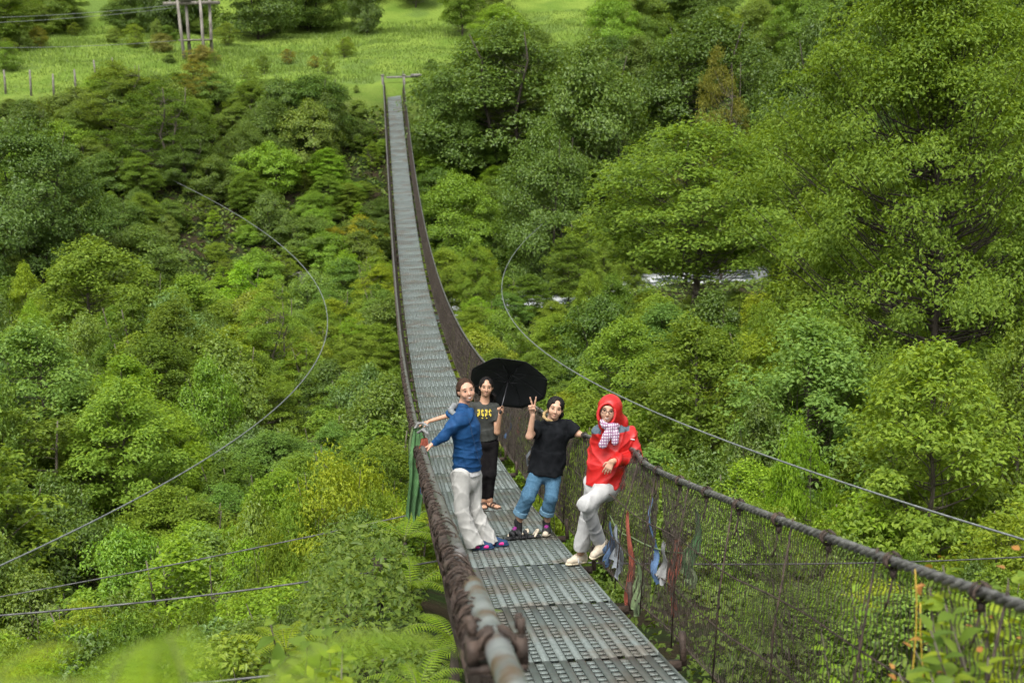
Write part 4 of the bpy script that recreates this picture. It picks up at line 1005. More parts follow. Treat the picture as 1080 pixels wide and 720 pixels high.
for so, h_, t_, up in ((s1, foot_z(A(617.5, 592, .18)), None, Z3),):
    sd_ = np.cross(d_, Z3)
    for fr in (.42, .52):
        c_ = h_+d_*.265*fr; bb = Body(.004); bb.chain([c_+sd_*.043+[0, 0, .03], c_+sd_*.036+[0, 0, .064], c_+[0, 0, .085], c_-sd_*.036+[0, 0, .064], c_-sd_*.043+[0, 0, .03]], [.008]*5); smooth_obj('stripe', bb.mesh('stripe', .004), M['white_tee'], so)
# ------------------------------------------------------------------ prayer flags: faded cloths tied along the nets
def cloth_mat(name, c, v=.25):
    m = noise_mat(name, tuple(x*(1-v) for x in c), tuple(min(1, x*(1+v)) for x in c), 9, .9, bump=.3, bscale=60)
    p = m.node_tree.nodes['Principled BSDF']; return m
FM = {'green': cloth_mat('green_cloth', (.055, .13, .045)), 'red': cloth_mat('rust_red_cloth', (.24, .06, .035)), 'blue': cloth_mat('blue_cloth', (.06, .11, .20)), 'grey': cloth_mat('grey_cloth', (.14, .155, .17)),
      'white': cloth_mat('white_cloth', (.17, .17, .165)), 'yellow': cloth_mat('yellow_cloth', (.24, .23, .06)), 'pale': cloth_mat('pale_green_cloth', (.13, .18, .08)), 'salmon': cloth_mat('salmon_cloth', (.32, .10, .065))}
def flag(top, bot, w0, w1, col, label, seed, across=(0, 1, 0), mid=None, fk=.08):
    rg = np.random.default_rng(seed); top = np.array(top, float); bot = np.array(bot, float); ac = nrm(across); n = nrm(np.cross(ac, bot-top))
    nu, nv = 13, 22; V = []
    ph = rg.uniform(0, 6.28, 4); ragged = rg.uniform(-.10, .06, nu)
    for j in range(nv):
        v = j/(nv-1)
        w = w0+(w1-w0)*(v**.7) if mid is None else (w0+(mid-w0)*min(1, v/.35) if v < .35 else mid+(w1-mid)*(v-.35)/.65)
        for i in range(nu):
            u = i/(nu-1)-.5; vv = v*(1+ragged[i]*v)
            fold = fk*w*math.sin(u*15+ph[0]+1.5*math.sin(v*3+ph[1]))*(.35+.65*v)+.018*math.sin(v*7+ph[2])
            V.append(top+(bot-top)*vv+ac*(u*w+.02*math.sin(v*5+ph[3]))+n*fold)
    V = np.array(V); V2 = V+n*.003; k = (np.arange(nv-1)[:, None]*nu+np.arange(nu-1)[None]).ravel(); Q = np.stack([k, k+1, k+nu+1, k+nu], -1); N = len(V)
    b = list(range(nu))+[j*nu+nu-1 for j in range(1, nv)]+[(nv-1)*nu+i for i in range(nu-2, -1, -1)]+[j*nu for j in range(nv-2, 0, -1)]
    E = [[b[i], b[(i+1) % len(b)], N+b[(i+1) % len(b)], N+b[i]] for i in range(len(b))]
    o = link_mesh('prayer_flag', np_mesh('prayer_flag', np.concatenate([V, V2]), np.concatenate([Q[:, ::-1], Q+N, np.array(E)[:, ::-1]])), FM[col], None, True)
    tag(o, label, 'prayer flag', 'prayer flags on the bridge nets'); return o
L = lambda px, py, Y: at(px, py, Y)
flag(L(441, 451, 13.9), L(438, 548, 13.7), .07, .14, 'green', 'long green prayer flag with a frayed tail on the left rail', 1, (1, .3, 0), mid=.22, fk=.26)
flag(L(446, 462, 13.6), L(443, 493, 13.5), .06, .05, 'red', 'short rust red prayer flag bunched below the hand on the left rail', 2, (1, .2, 0), mid=.10)
flag(L(438, 449, 14.0), L(434, 520, 14.0), .06, .10, 'pale', 'narrow pale green prayer flag at the outer edge of the left rail', 3, (1, .3, 0), fk=.3)
flag(L(449, 485, 13.2), L(451, 520, 13.1), .05, .12, 'blue', 'blue prayer flag tucked behind the green one on the left rail', 4, (1, .3, 0))
flag(L(437, 478, 13.9), L(436, 494, 13.9), .05, .07, 'blue', 'small scrap of blue flag outermost on the left rail', 5, (1, .3, 0))
b = Body(.01); b.chain([L(437.5, 452, 13.95), L(441, 446.5, 13.95), L(446, 446, 13.9), L(451, 449, 13.8)], [.013]*4); b.chain([L(441, 456, 13.7), L(446, 453, 13.65), L(451, 457, 13.6)], [.015]*3)
o = smooth_obj('flag_knot', b.mesh('flag_knot', .005, fold_fn(.003, 3, 80, 80)), FM['white']); tag(o, 'knotted strip of pale cloth wrapped round the left rail at the hands', 'prayer flag', 'prayer flags on the bridge nets')
# right net: x follows the leaning net
def onnet(Y, f, dx=.0): return np.array([W2+.05+(RX-W2-.05)*f+dx, Y, float(deckz(Y))+f*RH])
def netpix(px, py, dx=.02):   # the point of the right net seen at a pixel
    best = None
    for Y in np.linspace(5, 34, 1200):
        P = at(px, py, Y); f = (P[2]-float(deckz(Y)))/RH; X = W2+.19+(RX-W2-.19)*f+dx
        e = abs(P[0]-X)
        if best is None or e < best[0]: best = (e, np.array([X, Y, P[2]]))
    return best[1]
RF = [((541, 434), (534, 462), .05, .16, 'blue', 'blue prayer flag on the right net below the umbrella'),
      ((549, 436), (545, 456), .05, .14, 'salmon', 'small salmon prayer flag on the right net beside the V sign'),
      ((552, 455), (545, 485), .05, .16, 'pale', 'pale green prayer flag low on the right net behind the raised arm'),
      ((531, 440), (528, 470), .04, .12, 'yellow', 'yellow prayer flag on the right net next to the umbrella handle'),
      ((560, 470), (556, 490), .04, .10, 'grey', 'grey rag on the right net behind the black tee'),
      ((646, 551), (642, 592), .03, .20, 'blue', 'dark blue prayer flag on the net by the lifted shoe'),
      ((651, 553), (653, 600), .04, .24, 'grey', 'grey ragged prayer flag on the net by the lifted shoe'),
      ((664, 540), (662, 640), .04, .10, 'red', 'long twisted rust red prayer flag reaching down toward the deck'),
      ((686, 521), (689, 585), .02, .03, 'blue', 'thin blue cord of cloth hanging above the bunched flags'),
      ((690, 572), (693, 614), .05, .13, 'blue', 'bunched blue prayer flag between the two red ones'),
      ((702, 572), (700, 612), .05, .10, 'white', 'off white prayer flag crumpled beside the broad red one'),
      ((714, 574), (708, 648), .16, .07, 'red', 'broad rust red prayer flag narrowing to a point'),
      ((738, 540), (724, 610), .05, .12, 'green', 'green prayer flag slung slantwise right of the broad red one'),
      ((729, 578), (727, 612), .06, .20, 'pale', 'pale green prayer flag under the slanting green one'),
      ((676, 590), (673, 640), .05, .22, 'pale', 'pale green prayer flag low between the red flags')]
for i, (a_, b_, w0, w1, c, lab) in enumerate(RF):
    A0, B0 = netpix(*a_), netpix(*b_); B0[0] = A0[0]-.02+.5*(B0[0]-A0[0])
    flag(A0, B0, w0*2.1, w1*2.1, c, lab, 20+i, (0.05, 1, 0), mid=.30 if c == 'red' and w0 < .1 else None)
b = MB()
for q0, q1 in (((531, 437), (575, 452)), ((560, 452), (600, 500)), ((643, 543), (664, 565)), ((664, 565), (740, 583))):
    P0, P1_ = netpix(*q0), netpix(*q1); k = np.linspace(0, 1, 10)[:, None]; P = P0+(P1_-P0)*k; P[:, 2] -= .05*np.sin(np.pi*k[:, 0]); b.tube(P, .006, 4)
tag(b.build('flag_string', FM['pale']), 'thin pale string that the prayer flags on the right net hang from', 'string')

# ------------------------------------------------------------------ power line frame, fence posts
base = ghit(207, 64, 100)
pt = empty('power_pole_frame', base); tag(pt, 'tall frame of four weathered poles carrying a platform in the meadow', 'power pole')
tops = []
for k, (px0, px1) in enumerate(((195, 187), (201, 196), (216, 211), (224, 221))):
    d = (0, .8, 0, .8)[k]; P0 = at(px0, 66, base[1]+d); P0[2] = ground(P0[0], P0[1])-.3; P1_ = at(px1, 3, base[1]+d)
    b = MB(); b.tube([P0-base, (P0+P1_)/2-base, P1_-base+(0, 0, .3)], [.17, .15, .13], 7); o = b.build('pole', M['wood_pole'], pt, True); tops.append(P1_)
c0, c1 = at(172, 4, base[1]+.4), at(232, 3, base[1]+.4)
b = MB(); b.box((c0+c1)/2-base, (np.linalg.norm(c1-c0), .35, .30)); b.build('cross_arm', M['fence_wood'], pt)
q0, q1 = at(189, 42, base[1]+.4), at(224, 43, base[1]+.4)
b = MB(); b.box((q0+q1)/2-base, (np.linalg.norm(q1-q0), 1.0, .12)); b.build('brace', M['fence_wood'], pt)
b = MB(); b.box((c0*.6+c1*.4)-base+(0, 0, .65), (1.0, .9, .9)); b.build('transformer_box', M['concrete'], pt)
for k in range(3):
    b = MB(); c = c0+(c1-c0)*(.12+.3*k)-base; b.tube([c+(0, 0, .1), c+(0, 0, .3), c+(0, 0, .36), c+(0, 0, .5)], [.05, .09, .06, .05], 8); b.build('insulator', M['concrete'], pt)
for k, (py, lab) in enumerate(((18, 'upper overhead wire running left from the pole frame'), (23, 'lower overhead wire running left from the pole frame'), (46, 'slack overhead wire crossing the meadow at the left edge'))):
    e_ = at(-60, py+2+k, 118); s_ = at(186, (5, 8, 43)[k], base[1]+.3); q = np.linspace(0, 1, 20)[:, None]; P = s_+(e_-s_)*q; P[:, 2] -= .25*4*(q*(1-q))[:, 0]
    b = MB(); b.tube(P, .022, 4); tag(b.build('overhead_wire', M['cable']), lab, 'wire', 'overhead wires')
for k, (px, py) in enumerate(((6, 99), (33, 101), (57, 102), (80, 98), (101, 90), (120, 84))):
    P = ghit(px, py, 100); b = MB(); hgt = 1.9+.15*math.sin(k*2); b.tube([(0, 0, -.2), (.02, 0, hgt*.6), (.04*math.sin(k), 0, hgt)], [.10, .09, .07], 6)
    o = b.build('fence_post', M['fence_wood']); o.location = P
    tag(o, ['weathered fence post at the very left edge of the meadow', 'second weathered fence post from the left in the meadow', 'third weathered fence post from the left in the meadow', 'fourth weathered fence post from the left in the meadow', 'fifth weathered fence post, half lost in meadow bushes', 'sixth weathered fence post, nearest the pole frame'][k], 'fence post', 'fence posts in the meadow')
# grey rocks by the river and on the right slope
M['rock'] = noise_mat('grey_rock', (.07, .068, .06), (.19, .185, .17), 2.2, .85, bump=.6, c3=(.09, .10, .05), s3=.8)
def rock(P, s, seed, label):
    rg = np.random.default_rng(seed); b = Body(.12*s)
    for k in range(5): b.ell(np.array(rg.normal(size=3))*[.45*s, .35*s, .16*s]+[0, 0, .1*s], rg.uniform(.35, .7, 3)*s*[1, .9, .7], None, .12*s)
    o = smooth_obj('rock', b.mesh('rock', .07*s, lambda Q: .06*s*(np.sin(Q[:, 0]*7/s)*np.sin(Q[:, 1]*6/s+1)+.6*np.sin(Q[:, 2]*13/s+Q[:, 0]*5/s))), M['rock']); o.location = P
    tag(o, label, 'rock'); return o
# ------------------------------------------------------------------ planting
PROT = []   # things plants must not hide: (px, py, Y)
for g, a, b_ in ((GL, 18, 98), (GR, 13.2, 84)):
    for y in np.linspace(a, b_, 90): PROT.append((*pix(guy_pt(g, np.array(y))), y))
for y in np.linspace(9, 117, 140):
    PROT.append((*pix([-RX, y, float(deckz(y))+RH*.35]), y)); PROT.append((*pix([-W2, y, float(deckz(y))]), y)); PROT.append((*pix([W2+.1, y, float(deckz(y))+.1]), y)); PROT.append((*pix([RX, y, float(deckz(y))+RH*.9]), y))
for p0_, p1_ in TIES:
    for q in np.linspace(0, 1, 14): P = p0_+(p1_-p0_)*q; PROT.append((*pix(P), P[1]))
for q in range(690, 790, 12): PROT.append((q, 288, 95.))      # the river shows through here
PROT = np.array(PROT)
def zlim(x, y, Rr, soft=1.12, pad=5):
    px, py = pix([x, y, -4.]); d = (np.array([x, y, -4.])-CAM)@CF; w = Rr*soft*FOC/d
    m = (PROT[:, 2] > y-Rr) & (np.abs(PROT[:, 0]-px) < w)
    z = 99.
    if y < 24: pad = 16
    if m.any(): z = float(at(px, PROT[m, 1].max()+pad, y)[2])
    return z
def hero(kind, px, py, Y, rpx, tone, label, **kw):
    P = at(px, py, Y); d = (P-CAM)@CF; Rr = rpx*d/FOC; zg = float(ground(P[0], P[1])); top = P[2]
    for _ in range(0 if kind in ('high', 'big') else 3):
        top = min(P[2], zlim(P[0], P[1], Rr)-.12*(P[2]-zg))
        if top-zg > max(.9, .7*Rr): break
        Rr *= .8
    if top-zg < .6: return None
    return plant(kind, P[0], P[1], top=max(top, zg+.7), rad=Rr, tone=tone, label=label, **kw)
HERO = [
 # left of the bridge, near to far
 ('broad', 222, 528, 15.0, 82, 'cool', 'glossy broadleaf bush low in the left half between two tie wires'),
 ('broad', 60, 560, 15.5, 85, 'dark', 'dark glossy bush in the lower left corner'),
 ('shrub', 345, 468, 20, 66, 'yellow', 'yellow green shrub left of the woman in blue'),
 ('shrub', 300, 500, 17, 50, 'yellow', 'pale yellow shrub right of the glossy broadleaf bush'),
 ('shrub', 395, 480, 20, 42, 'light', 'light green shrub touching the left rail below the flags'),
 ('shrub', 385, 412, 27, 52, 'yellow', 'golden tinged shrub close to the bridge above the flags'),
 ('shrub', 355, 575, 13, 55, 'bright', 'bright green shrub in front of the ferns below the left rail'),
 ('bush', 265, 440, 24, 60, 'light', 'light green bush under the left guy cable'),
 ('bush', 110, 470, 23, 75, 'mid', 'broad mid green bush below the left guy cable'),
 ('bush', 20, 440, 26, 70, 'olive', 'olive green bush at the left edge of the picture'),
 ('alder', 152, 302, 36, 100, 'cool', 'large pale silvery green tree left of the bridge'),
 ('alder', 30, 335, 38, 80, 'cool', 'silvery green tree at the left edge beside the pale one'),
 ('alder', 255, 372, 32, 70, 'yellow', 'yellow green tree in front of the large pale silvery one'),
 ('wispy', 355, 345, 44, 70, 'olive', 'feathery olive green tree close to the left side of the bridge'),
 ('alder', 195, 188, 62, 85, 'light', 'light green pointed tree at the far end of the left guy cable'),
 ('alder', 275, 255, 58, 70, 'yellow', 'yellow green tree inside the bend of the left guy cable'),
 ('alder', 95, 250, 58, 75, 'mid', 'mid green tree left of the pointed light green one'),
 ('alder', 380, 285, 66, 45, 'light', 'slim light green tree by the river beside the left rail'),
 ('dense', 25, 125, 82, 70, 'deep', 'very dark tree at the left edge below the meadow'),
 ('dense', 330, 78, 109, 75, 'deep', 'dark evergreen tree just left of the far bridge end'),
 ('dense', 285, 105, 106, 55, 'dark', 'dark green tree left of the evergreen at the far bridge end'),
 ('dense', 385, 100, 112, 38, 'mid', 'green tree leaning against the left post of the far bridge end'),
 ('wispy', 205, 62, 114, 45, 'brown', 'brownish feathery tree standing under the power poles'),
 ('wispy', 120, 62, 108, 62, 'olive', 'tall olive feathery tree left of the power poles'),
 ('wispy', 165, 85, 102, 58, 'dark', 'dark feathery tree between the olive one and the power poles'),
 ('wispy', 262, 68, 118, 40, 'mid', 'mid green feathery tree right of the power poles'),
 ('wispy', 318, 72, 124, 26, 'brown', 'small brown tipped tree at the meadow edge'),
 ('shrub', 265, 585, 12.6, 48, 'mid', 'mid green shrub on the near bank left of the orange tipped plant'),
 ('shrub', 335, 545, 14.6, 50, 'light', 'light green shrub on the near bank between the two left tie wires'),
 ('broad', 185, 620, 11.2, 60, 'mid', 'mid green glossy bush above the blurred ferns'),
 ('shrub', 380, 560, 13.6, 40, 'yellow', 'small yellow green shrub on the near bank close to the left rail'),
 ('broad', 300, 640, 10.0, 45, 'dark', 'dark glossy bush behind the orange tipped plant'),
 # right of the bridge
 ('broad', 850, 612, 11.2, 115, 'mid', 'mid green broadleaf bush behind the right net at the bottom'),
 ('broad', 740, 640, 12.5, 70, 'dark', 'dark broadleaf bush behind the right net next to the deck'),
 ('shrub', 735, 565, 15, 55, 'yellow', 'yellow green shrub seen through the right net behind the flags'),
 ('shrub', 700, 425, 24, 48, 'yellow', 'yellow green shrub behind the red jacket under the right guy cable'),
 ('shrub', 770, 440, 24, 62, 'yellow', 'pale yellow shrub below the right guy cable'),
 ('shrub', 620, 440, 22, 50, 'light', 'light green shrub behind the black tee'),
 ('alder', 985, 352, 25, 120, 'light', 'light green tree on the right in front of the dark hollow'),
 ('alder', 1085, 330, 27, 80, 'mid', 'mid green tree cut by the right edge below the tall tree'),
 ('alder', 855, 318, 33, 105, 'cool', 'bluish green spreading tree right of centre above the right guy cable'),
 ('alder', 730, 330, 36, 85, 'mid', 'mid green tree behind the red hood'),
 ('alder', 610, 285, 43, 62, 'yellow', 'yellow green rounded tree above the umbrella'),
 ('alder', 590, 350, 36, 55, 'light', 'small light green tree just right of the umbrella'),
 ('alder', 520, 300, 50, 40, 'mid', 'mid green tree between the bridge and the bend of the right guy cable'),
 ('high', 735, 128, 62, 125, 'light', 'big light green tree right of the bridge with a broad crown'),
 ('alder', 580, 165, 66, 72, 'light', 'light green tree between the bridge and the big broad one'),
 ('alder', 530, 200, 72, 70, 'cool', 'cool green tree next to the right rail in the middle distance'),
 ('alder', 895, 175, 52, 88, 'olive', 'olive green tree between the big light one and the tall tree'),
 ('alder', 700, 225, 50, 90, 'cool', 'cool green tree below the big light green tree'),
 ('big', 985, -75, 38, 190, 'mid', 'tall wide tree filling the upper right corner'),
 ('big', 1110, 30, 46, 150, 'dark', 'dark tall tree behind the wide one at the right edge'),
 ('high', 830, 120, 66, 80, 'mid', 'mid green tree right of the big light green one'),
 ('dense', 455, 62, 125, 32, 'mid', 'mid green tree just behind the right post of the far bridge end'),
 ('dense', 505, 30, 128, 48, 'dark', 'dark green tree at the meadow edge behind the far bridge end'),
 ('bush', 178, 58, float(base[1])-2.5, 20, 'dark', 'dark bush at the foot of the power poles'),
 ('bush', 212, 48, float(base[1])-2.0, 22, 'brown', 'brownish bush between the feet of the power poles'),
 ('bush', 60, 42, 146, 40, 'dark', 'dark bush in the upper left of the meadow'),
 ('dense', 535, 22, 108, 92, 'deep', 'dark evergreen tree right of the far bridge end'),
 ('dense', 470, 75, 107, 48, 'mid', 'green tree arching over the right side of the far bridge end'),
 ('dense', 620, 40, 104, 75, 'dark', 'dark green tree right of the tall evergreen by the bridge end'),
 ('dense', 690, 75, 96, 70, 'mid', 'mid green tree on the far slope above the big light tree'),
 ('dense', 750, 10, 110, 80, 'deep', 'very dark tree near the top right of the far slope'),
 ('wispy', 757, 45, 98, 36, 'brown', 'reddish tipped tree in front of the very dark one on the far slope'),
 ('dense', 800, 75, 92, 70, 'mid', 'mid green tree above the olive tree on the far slope'),
 ('dense', 860, 20, 98, 80, 'dark', 'dark tree left of the tall tree at the top of the frame'),
 ('dense', 480, 150, 98, 45, 'bright', 'bright green tree beside the right rail on the far slope'),
 ('dense', 575, 130, 94, 55, 'mid', 'mid green tree below the dark evergreen on the far slope'),
]
for hrow in HERO: hero(*hrow)
rg = np.random.default_rng(77)
def vis(x, y, m=70):
    px, py = pix([x, y, -3.]); return -m < px < 1080+m
PTS = [(p[0], p[1], p[3]) for p in PLANTS]
SKY_X = [-80, 0, 55, 75, 120, 160, 205, 240, 300, 340, 400, 440, 470, 520, 560, 600, 640, 1200]; SKY_Y = [104, 104, 108, 95, 70, 82, 72, 84, 84, 86, 92, 92, 70, 30, 35, 45, 40, 10]   # the meadow's lower edge as the tree tops leave it
def try_fill(n, y0, y1, xr, kinds, spacing, topf, tones, label, group, rmin, rmax, minH=.9, cat=None, lim=True, ratio=None, cond=None):
    c = 0
    for _ in range(n*14):
        if c >= n: break
        y = y0+(y1-y0)*rg.random(); lo, hi = xr(y); x = rg.uniform(lo, hi)
        if not vis(x, y) or abs(y-river_y(x)) < 6.2: continue
        if cond is not None and not cond(x, y): continue
        Rr = rg.uniform(rmin, rmax)
        if any((x-a)**2+(y-b_)**2 < (spacing*(Rr+.5*q if q < 3 else Rr+1.2))**2 for a, b_, q in PTS): continue
        zg = float(ground(x, y)); top = topf(x, y)+zg
        if lim:
            top = min(top, zlim(x, y, Rr)-.1*(top-zg))
            if 84 < y < 126:
                qx = pix([x, y, zg+2])[0]; top = min(top, float(at(qx, np.interp(qx, SKY_X, SKY_Y), y)[2]))
            if abs(x) < 1.3+Rr*.7: top = min(top, float(deckz(y))-.35)
        if top-zg < minH: continue
        k = kinds[rg.integers(len(kinds))]; tn = tones[rg.integers(len(tones))]
        if ratio: Rr = min(Rr, ratio*(top-zg))
        plant(k, x, y, top=top, rad=Rr, tone=tn, label=label, group=group, cat=cat); PTS.append((x, y, Rr)); c += 1
    return c
cnt = {}
wedgeL = lambda y: (-.30*y-3, -.9); wedgeR = lambda y: (.9, .46*y+2); wedgeA = lambda y: (-.30*y-3, .46*y+2)
cnt['nearL'] = try_fill(80, 6, 22, wedgeL, ['shrub', 'broad', 'shrub', 'bush', 'sapling'], .45, lambda x, y: rg.uniform(1.2, 3.6), ['mid', 'light', 'yellow', 'bright', 'dark'], 'low leafy shrub on the near bank left of the bridge', 'shrubs on the near bank left of the bridge', .55, 1.1, .5)
cnt['nearR'] = try_fill(80, 6, 22, wedgeR, ['shrub', 'broad', 'shrub', 'bush', 'sapling'], .45, lambda x, y: rg.uniform(1.2, 3.4), ['mid', 'light', 'yellow', 'dark', 'bright'], 'low leafy shrub on the near bank right of the bridge', 'shrubs on the near bank right of the bridge', .55, 1.1, .5)
KV = ['alder', 'sapling', 'bush', 'alder', 'wispy', 'sapling']
TV = ['mid', 'light', 'yellow', 'light', 'cool', 'dark', 'bright']
cnt['valL'] = try_fill(130, 20, 82, wedgeL, KV, .50, lambda x, y: rg.uniform(3.0, 5.4)+.10*max(0, -x-6), TV, 'young leafy tree among many on the valley floor left of the bridge', 'trees on the valley floor left of the bridge', 1.0, 1.9, 1.0, 'tree', ratio=.5, cond=lambda x, y: y < river_y(x)-6)
cnt['valR'] = try_fill(130, 20, 92, wedgeR, KV, .50, lambda x, y: rg.uniform(3.0, 5.4)+.16*max(0, x-4), TV, 'young leafy tree among many on the valley floor right of the bridge', 'trees on the valley floor right of the bridge', 1.0, 2.1, 1.0, 'tree', ratio=.5, cond=lambda x, y: y < river_y(x)-6)
cnt['farL'] = try_fill(110, 78, 119, wedgeL, ['bush', 'bush', 'alder', 'bush', 'dense'], .42, lambda x, y: rg.uniform(2.2, 5.2)*(1 if y > 100 else .7), ['mid', 'dark', 'bright', 'mid', 'olive'], 'bush on the far bank slope left of the bridge', 'bushes on the far bank left of the bridge', 1.3, 2.8, .5, 'bush', cond=lambda x, y: y > river_y(x)+6.5)
cnt['farR'] = try_fill(110, 88, 120, wedgeR, ['dense', 'bush', 'alder', 'bush'], .42, lambda x, y: rg.uniform(2.4, 5.6)+.12*max(0, x-6), ['mid', 'dark', 'bright', 'deep', 'light'], 'bush on the far bank slope right of the bridge', 'bushes on the far bank right of the bridge', 1.2, 2.8, .5, 'bush', cond=lambda x, y: y > river_y(x)+6.5)
# the meadow stays open to the left; trees close it above and on the right
def upper(x, y):
    px, py = pix([x, y, float(ground(x, y))])
    if px < 470: return py < 40-10*math.sin(px*.016+.6) or (px < 60 and py < 55)
    if 560 < px < 650: return y < 128 or py < 14
    return True
cnt['lowL'] = try_fill(120, 82, 121, wedgeL, ['shrub', 'bush', 'sapling'], .42, lambda x, y: rg.uniform(.9, 1.9), ['mid', 'bright', 'light', 'dark', 'olive'], 'low shrub on the far bank slope left of the bridge', 'low shrubs on the far bank left of the bridge', .7, 1.4, .35, 'bush', cond=lambda x, y: y > river_y(x)+7)
cnt['upL'] = try_fill(95, 132, 215, lambda y: (-.34*y-4, .02*y), ['dense', 'bush', 'alder'], .42, lambda x, y: rg.uniform(3.5, 8), ['mid', 'dark', 'olive', 'deep', 'light'], 'tree in the wood above the meadow, left of the bridge end', 'trees in the wood above the meadow', 2.2, 4.2, 1, 'tree', lim=False, cond=upper)
cnt['upR'] = try_fill(70, 120, 190, lambda y: (.03*y, .5*y), ['dense', 'dense', 'alder'], .5, lambda x, y: rg.uniform(3.5, 9), ['mid', 'dark', 'olive', 'deep', 'bright'], 'tree on the upper slope right of the bridge end', 'trees on the upper slope right of the bridge', 2.4, 4.4, 1, 'tree', lim=False, cond=upper)
cnt['mead'] = try_fill(30, 122, 152, lambda y: (-.32*y, -.02*y), ['shrub', 'bush', 'wispy'], .9, lambda x, y: rg.uniform(.6, 2.4), ['olive', 'mid', 'brown', 'light'], 'small scattered bush in the open meadow', 'bushes in the meadow', .6, 1.4, .3, 'bush', lim=False)
print('PLANTS', cnt, len(PLANTS))
# golden and bright shrubs on the brown cut bank beside the bridge
for px, py, Y, r_, tn, lab in ((380, 228, 96, 26, 'gold', 'orange tinged shrub on the far bank beside the left rail'), (352, 240, 95, 22, 'gold', 'second orange tinged shrub on the far bank, farther from the rail'), (330, 222, 98, 24, 'bright', 'bright green shrub above the brown earth cut'), (262, 228, 96, 26, 'bright', 'bright green shrub left of the brown earth cut'), (395, 262, 92, 16, 'yellow', 'small yellow shrub touching the left rail by the river'),
                                (840, 445, 27, 42, 'bright', 'vivid green low bush in the hollow on the right')):
    P = at(px, py, Y); zg = float(ground(P[0], P[1])); plant('shrub', P[0], P[1], top=max(P[2], zg+.7), rad=r_*Y/FOC, tone=tn, label=lab)

# ------------------------------------------------------------------ ground cover and grass: what nobody could count
n = 150000
y = 3+112*rg.random(n)**1.25; x = rg.uniform(-1, 1, n); x = np.where(x < 0, x*(.30*y+3.5), x*(.46*y+2.5))
keep = (np.abs(y-river_y(x)) > 5.0) & ~((np.abs(x) < .9) & (y < 6)); x, y = x[keep], y[keep]
z = ground(x, y)+rg.uniform(.02, .42, len(x))*(.7+.5*vnoise(x, y, 2.2, 8)).clip(.1, 1.6)
N = np.stack([rg.normal(size=len(x))*.5, rg.normal(size=len(x))*.8-.3, np.ones(len(x))], -1)
V, F = leaf_cloud(np.stack([x, y, z], -1), N, (.045+.0026*y)*rg.uniform(.6, 1.4, len(x)), .55, rg=rg)
tag(link_mesh('ground_cover', np_mesh('ground_cover', V, F), M['cover']), kind='stuff')
# thicker leafy growth on the bank right below the left rail
n = 34000
y = rg.uniform(5, 21, n); x = -.85-rg.random(n)**1.2*2.2; cl = vnoise(x, y, .9, 12)
z = ground(x, y)+rg.random(n)*(.14+.34*np.clip(cl+.4, 0, 1.5)); lim_ = deckz(y)+.25+.8*sstep(1., 2.4, -x)
k_ = z < lim_; x, y, z = x[k_], y[k_], z[k_]
V, F = leaf_cloud(np.stack([x, y, z], -1), np.stack([rg.normal(size=len(x))*.7, rg.normal(size=len(x))*.7-.35, np.ones(len(x))], -1), rg.uniform(.028, .065, len(x)), .5, rg=rg)
tag(link_mesh('bank_undergrowth', np_mesh('bank_undergrowth', V, F), M['cover']), kind='stuff')
n = 90000
y = rg.uniform(119.5, 160, n); x = rg.uniform(-.34, .30, n)*y
keep = ~((np.abs(x) < 1.6) & (y < 122.5)); x, y = x[keep], y[keep]; z = ground(x, y)
hh = rg.uniform(.12, .34, len(x))*(1+.5*vnoise(x, y, 6, 4)); a = rg.uniform(0, 6.28, len(x)); w = .035
dx, dy = np.cos(a)*w, np.sin(a)*w; lx, ly = rg.normal(size=len(x))*.10, rg.normal(size=len(x))*.10
V = np.stack([np.stack([x-dx, y-dy, z-.03], -1), np.stack([x+dx, y+dy, z-.03], -1), np.stack([x+lx, y+ly, z+hh], -1)], 1).reshape(-1, 3)
tag(link_mesh('meadow_grass', np_mesh('meadow_grass', V, np.arange(len(V)).reshape(-1, 3)), M['grass']), kind='stuff')

# ------------------------------------------------------------------ ferns and the plants at the camera's feet
def frond_pts(L, az, el, bend, n=14):
    t = np.linspace(0, 1, n); a = el-bend*t; ds = L/(n-1)
    r = np.concatenate([[0], np.cumsum(np.cos(a[:-1])*ds)]); z = np.concatenate([[0], np.cumsum(np.sin(a[:-1])*ds)])
    return np.stack([r*math.cos(az), r*math.sin(az), z], -1)
def fern_mesh(seed, L=.8, nf=9, pin=20, wid=.17, el=1.1, bend=1.7):
    rg = np.random.default_rng(seed); VV = []; FF = []; k = 0; st = MB()
    for f in range(nf):
        az = 2*np.pi*f/nf+rg.normal()*.25; l = L*rg.uniform(.75, 1.15); P = frond_pts(l, az, el*rg.uniform(.75, 1.1), bend*rg.uniform(.8, 1.2), 24)
        st.tube(P, np.linspace(.006, .0015, 24), 4, caps=False)
        T = np.gradient(P, axis=0); T /= np.linalg.norm(T, axis=1, keepdims=True); S = np.cross(T, [0, 0, 1.]); S /= np.linalg.norm(S, axis=1, keepdims=True)+1e-9; Nn = np.cross(S, T)
        for i in range(3, 24):
            w = wid*l*math.sin(math.pi*min(1, (i-1)/23*.9+.12))**.8
            for sg in (-1, 1):
                # each pinna: a narrow tapering blade with a toothed edge
                d = nrm(S[i]*sg+T[i]*.35-Nn[i]*.15); m = 5; c = P[i]; bw = l/23*.62
                q = []
                for j in range(m+1):
                    u = j/m; hw = bw*.5*(1-u**1.5)*(1 if j % 2 else .78)+.0005
                    b0 = c+d*w*u-Nn[i]*w*.18*u*u; q += [b0-T[i]*hw, b0+T[i]*hw]
                VV.append(np.array(q)); FF += [[k+2*j, k+2*j+1, k+2*j+3, k+2*j+2] for j in range(m)]; k += 2*(m+1)
    me = np_mesh('fronds', np.concatenate(VV), np.array(FF)); return me, st.mesh('stems')
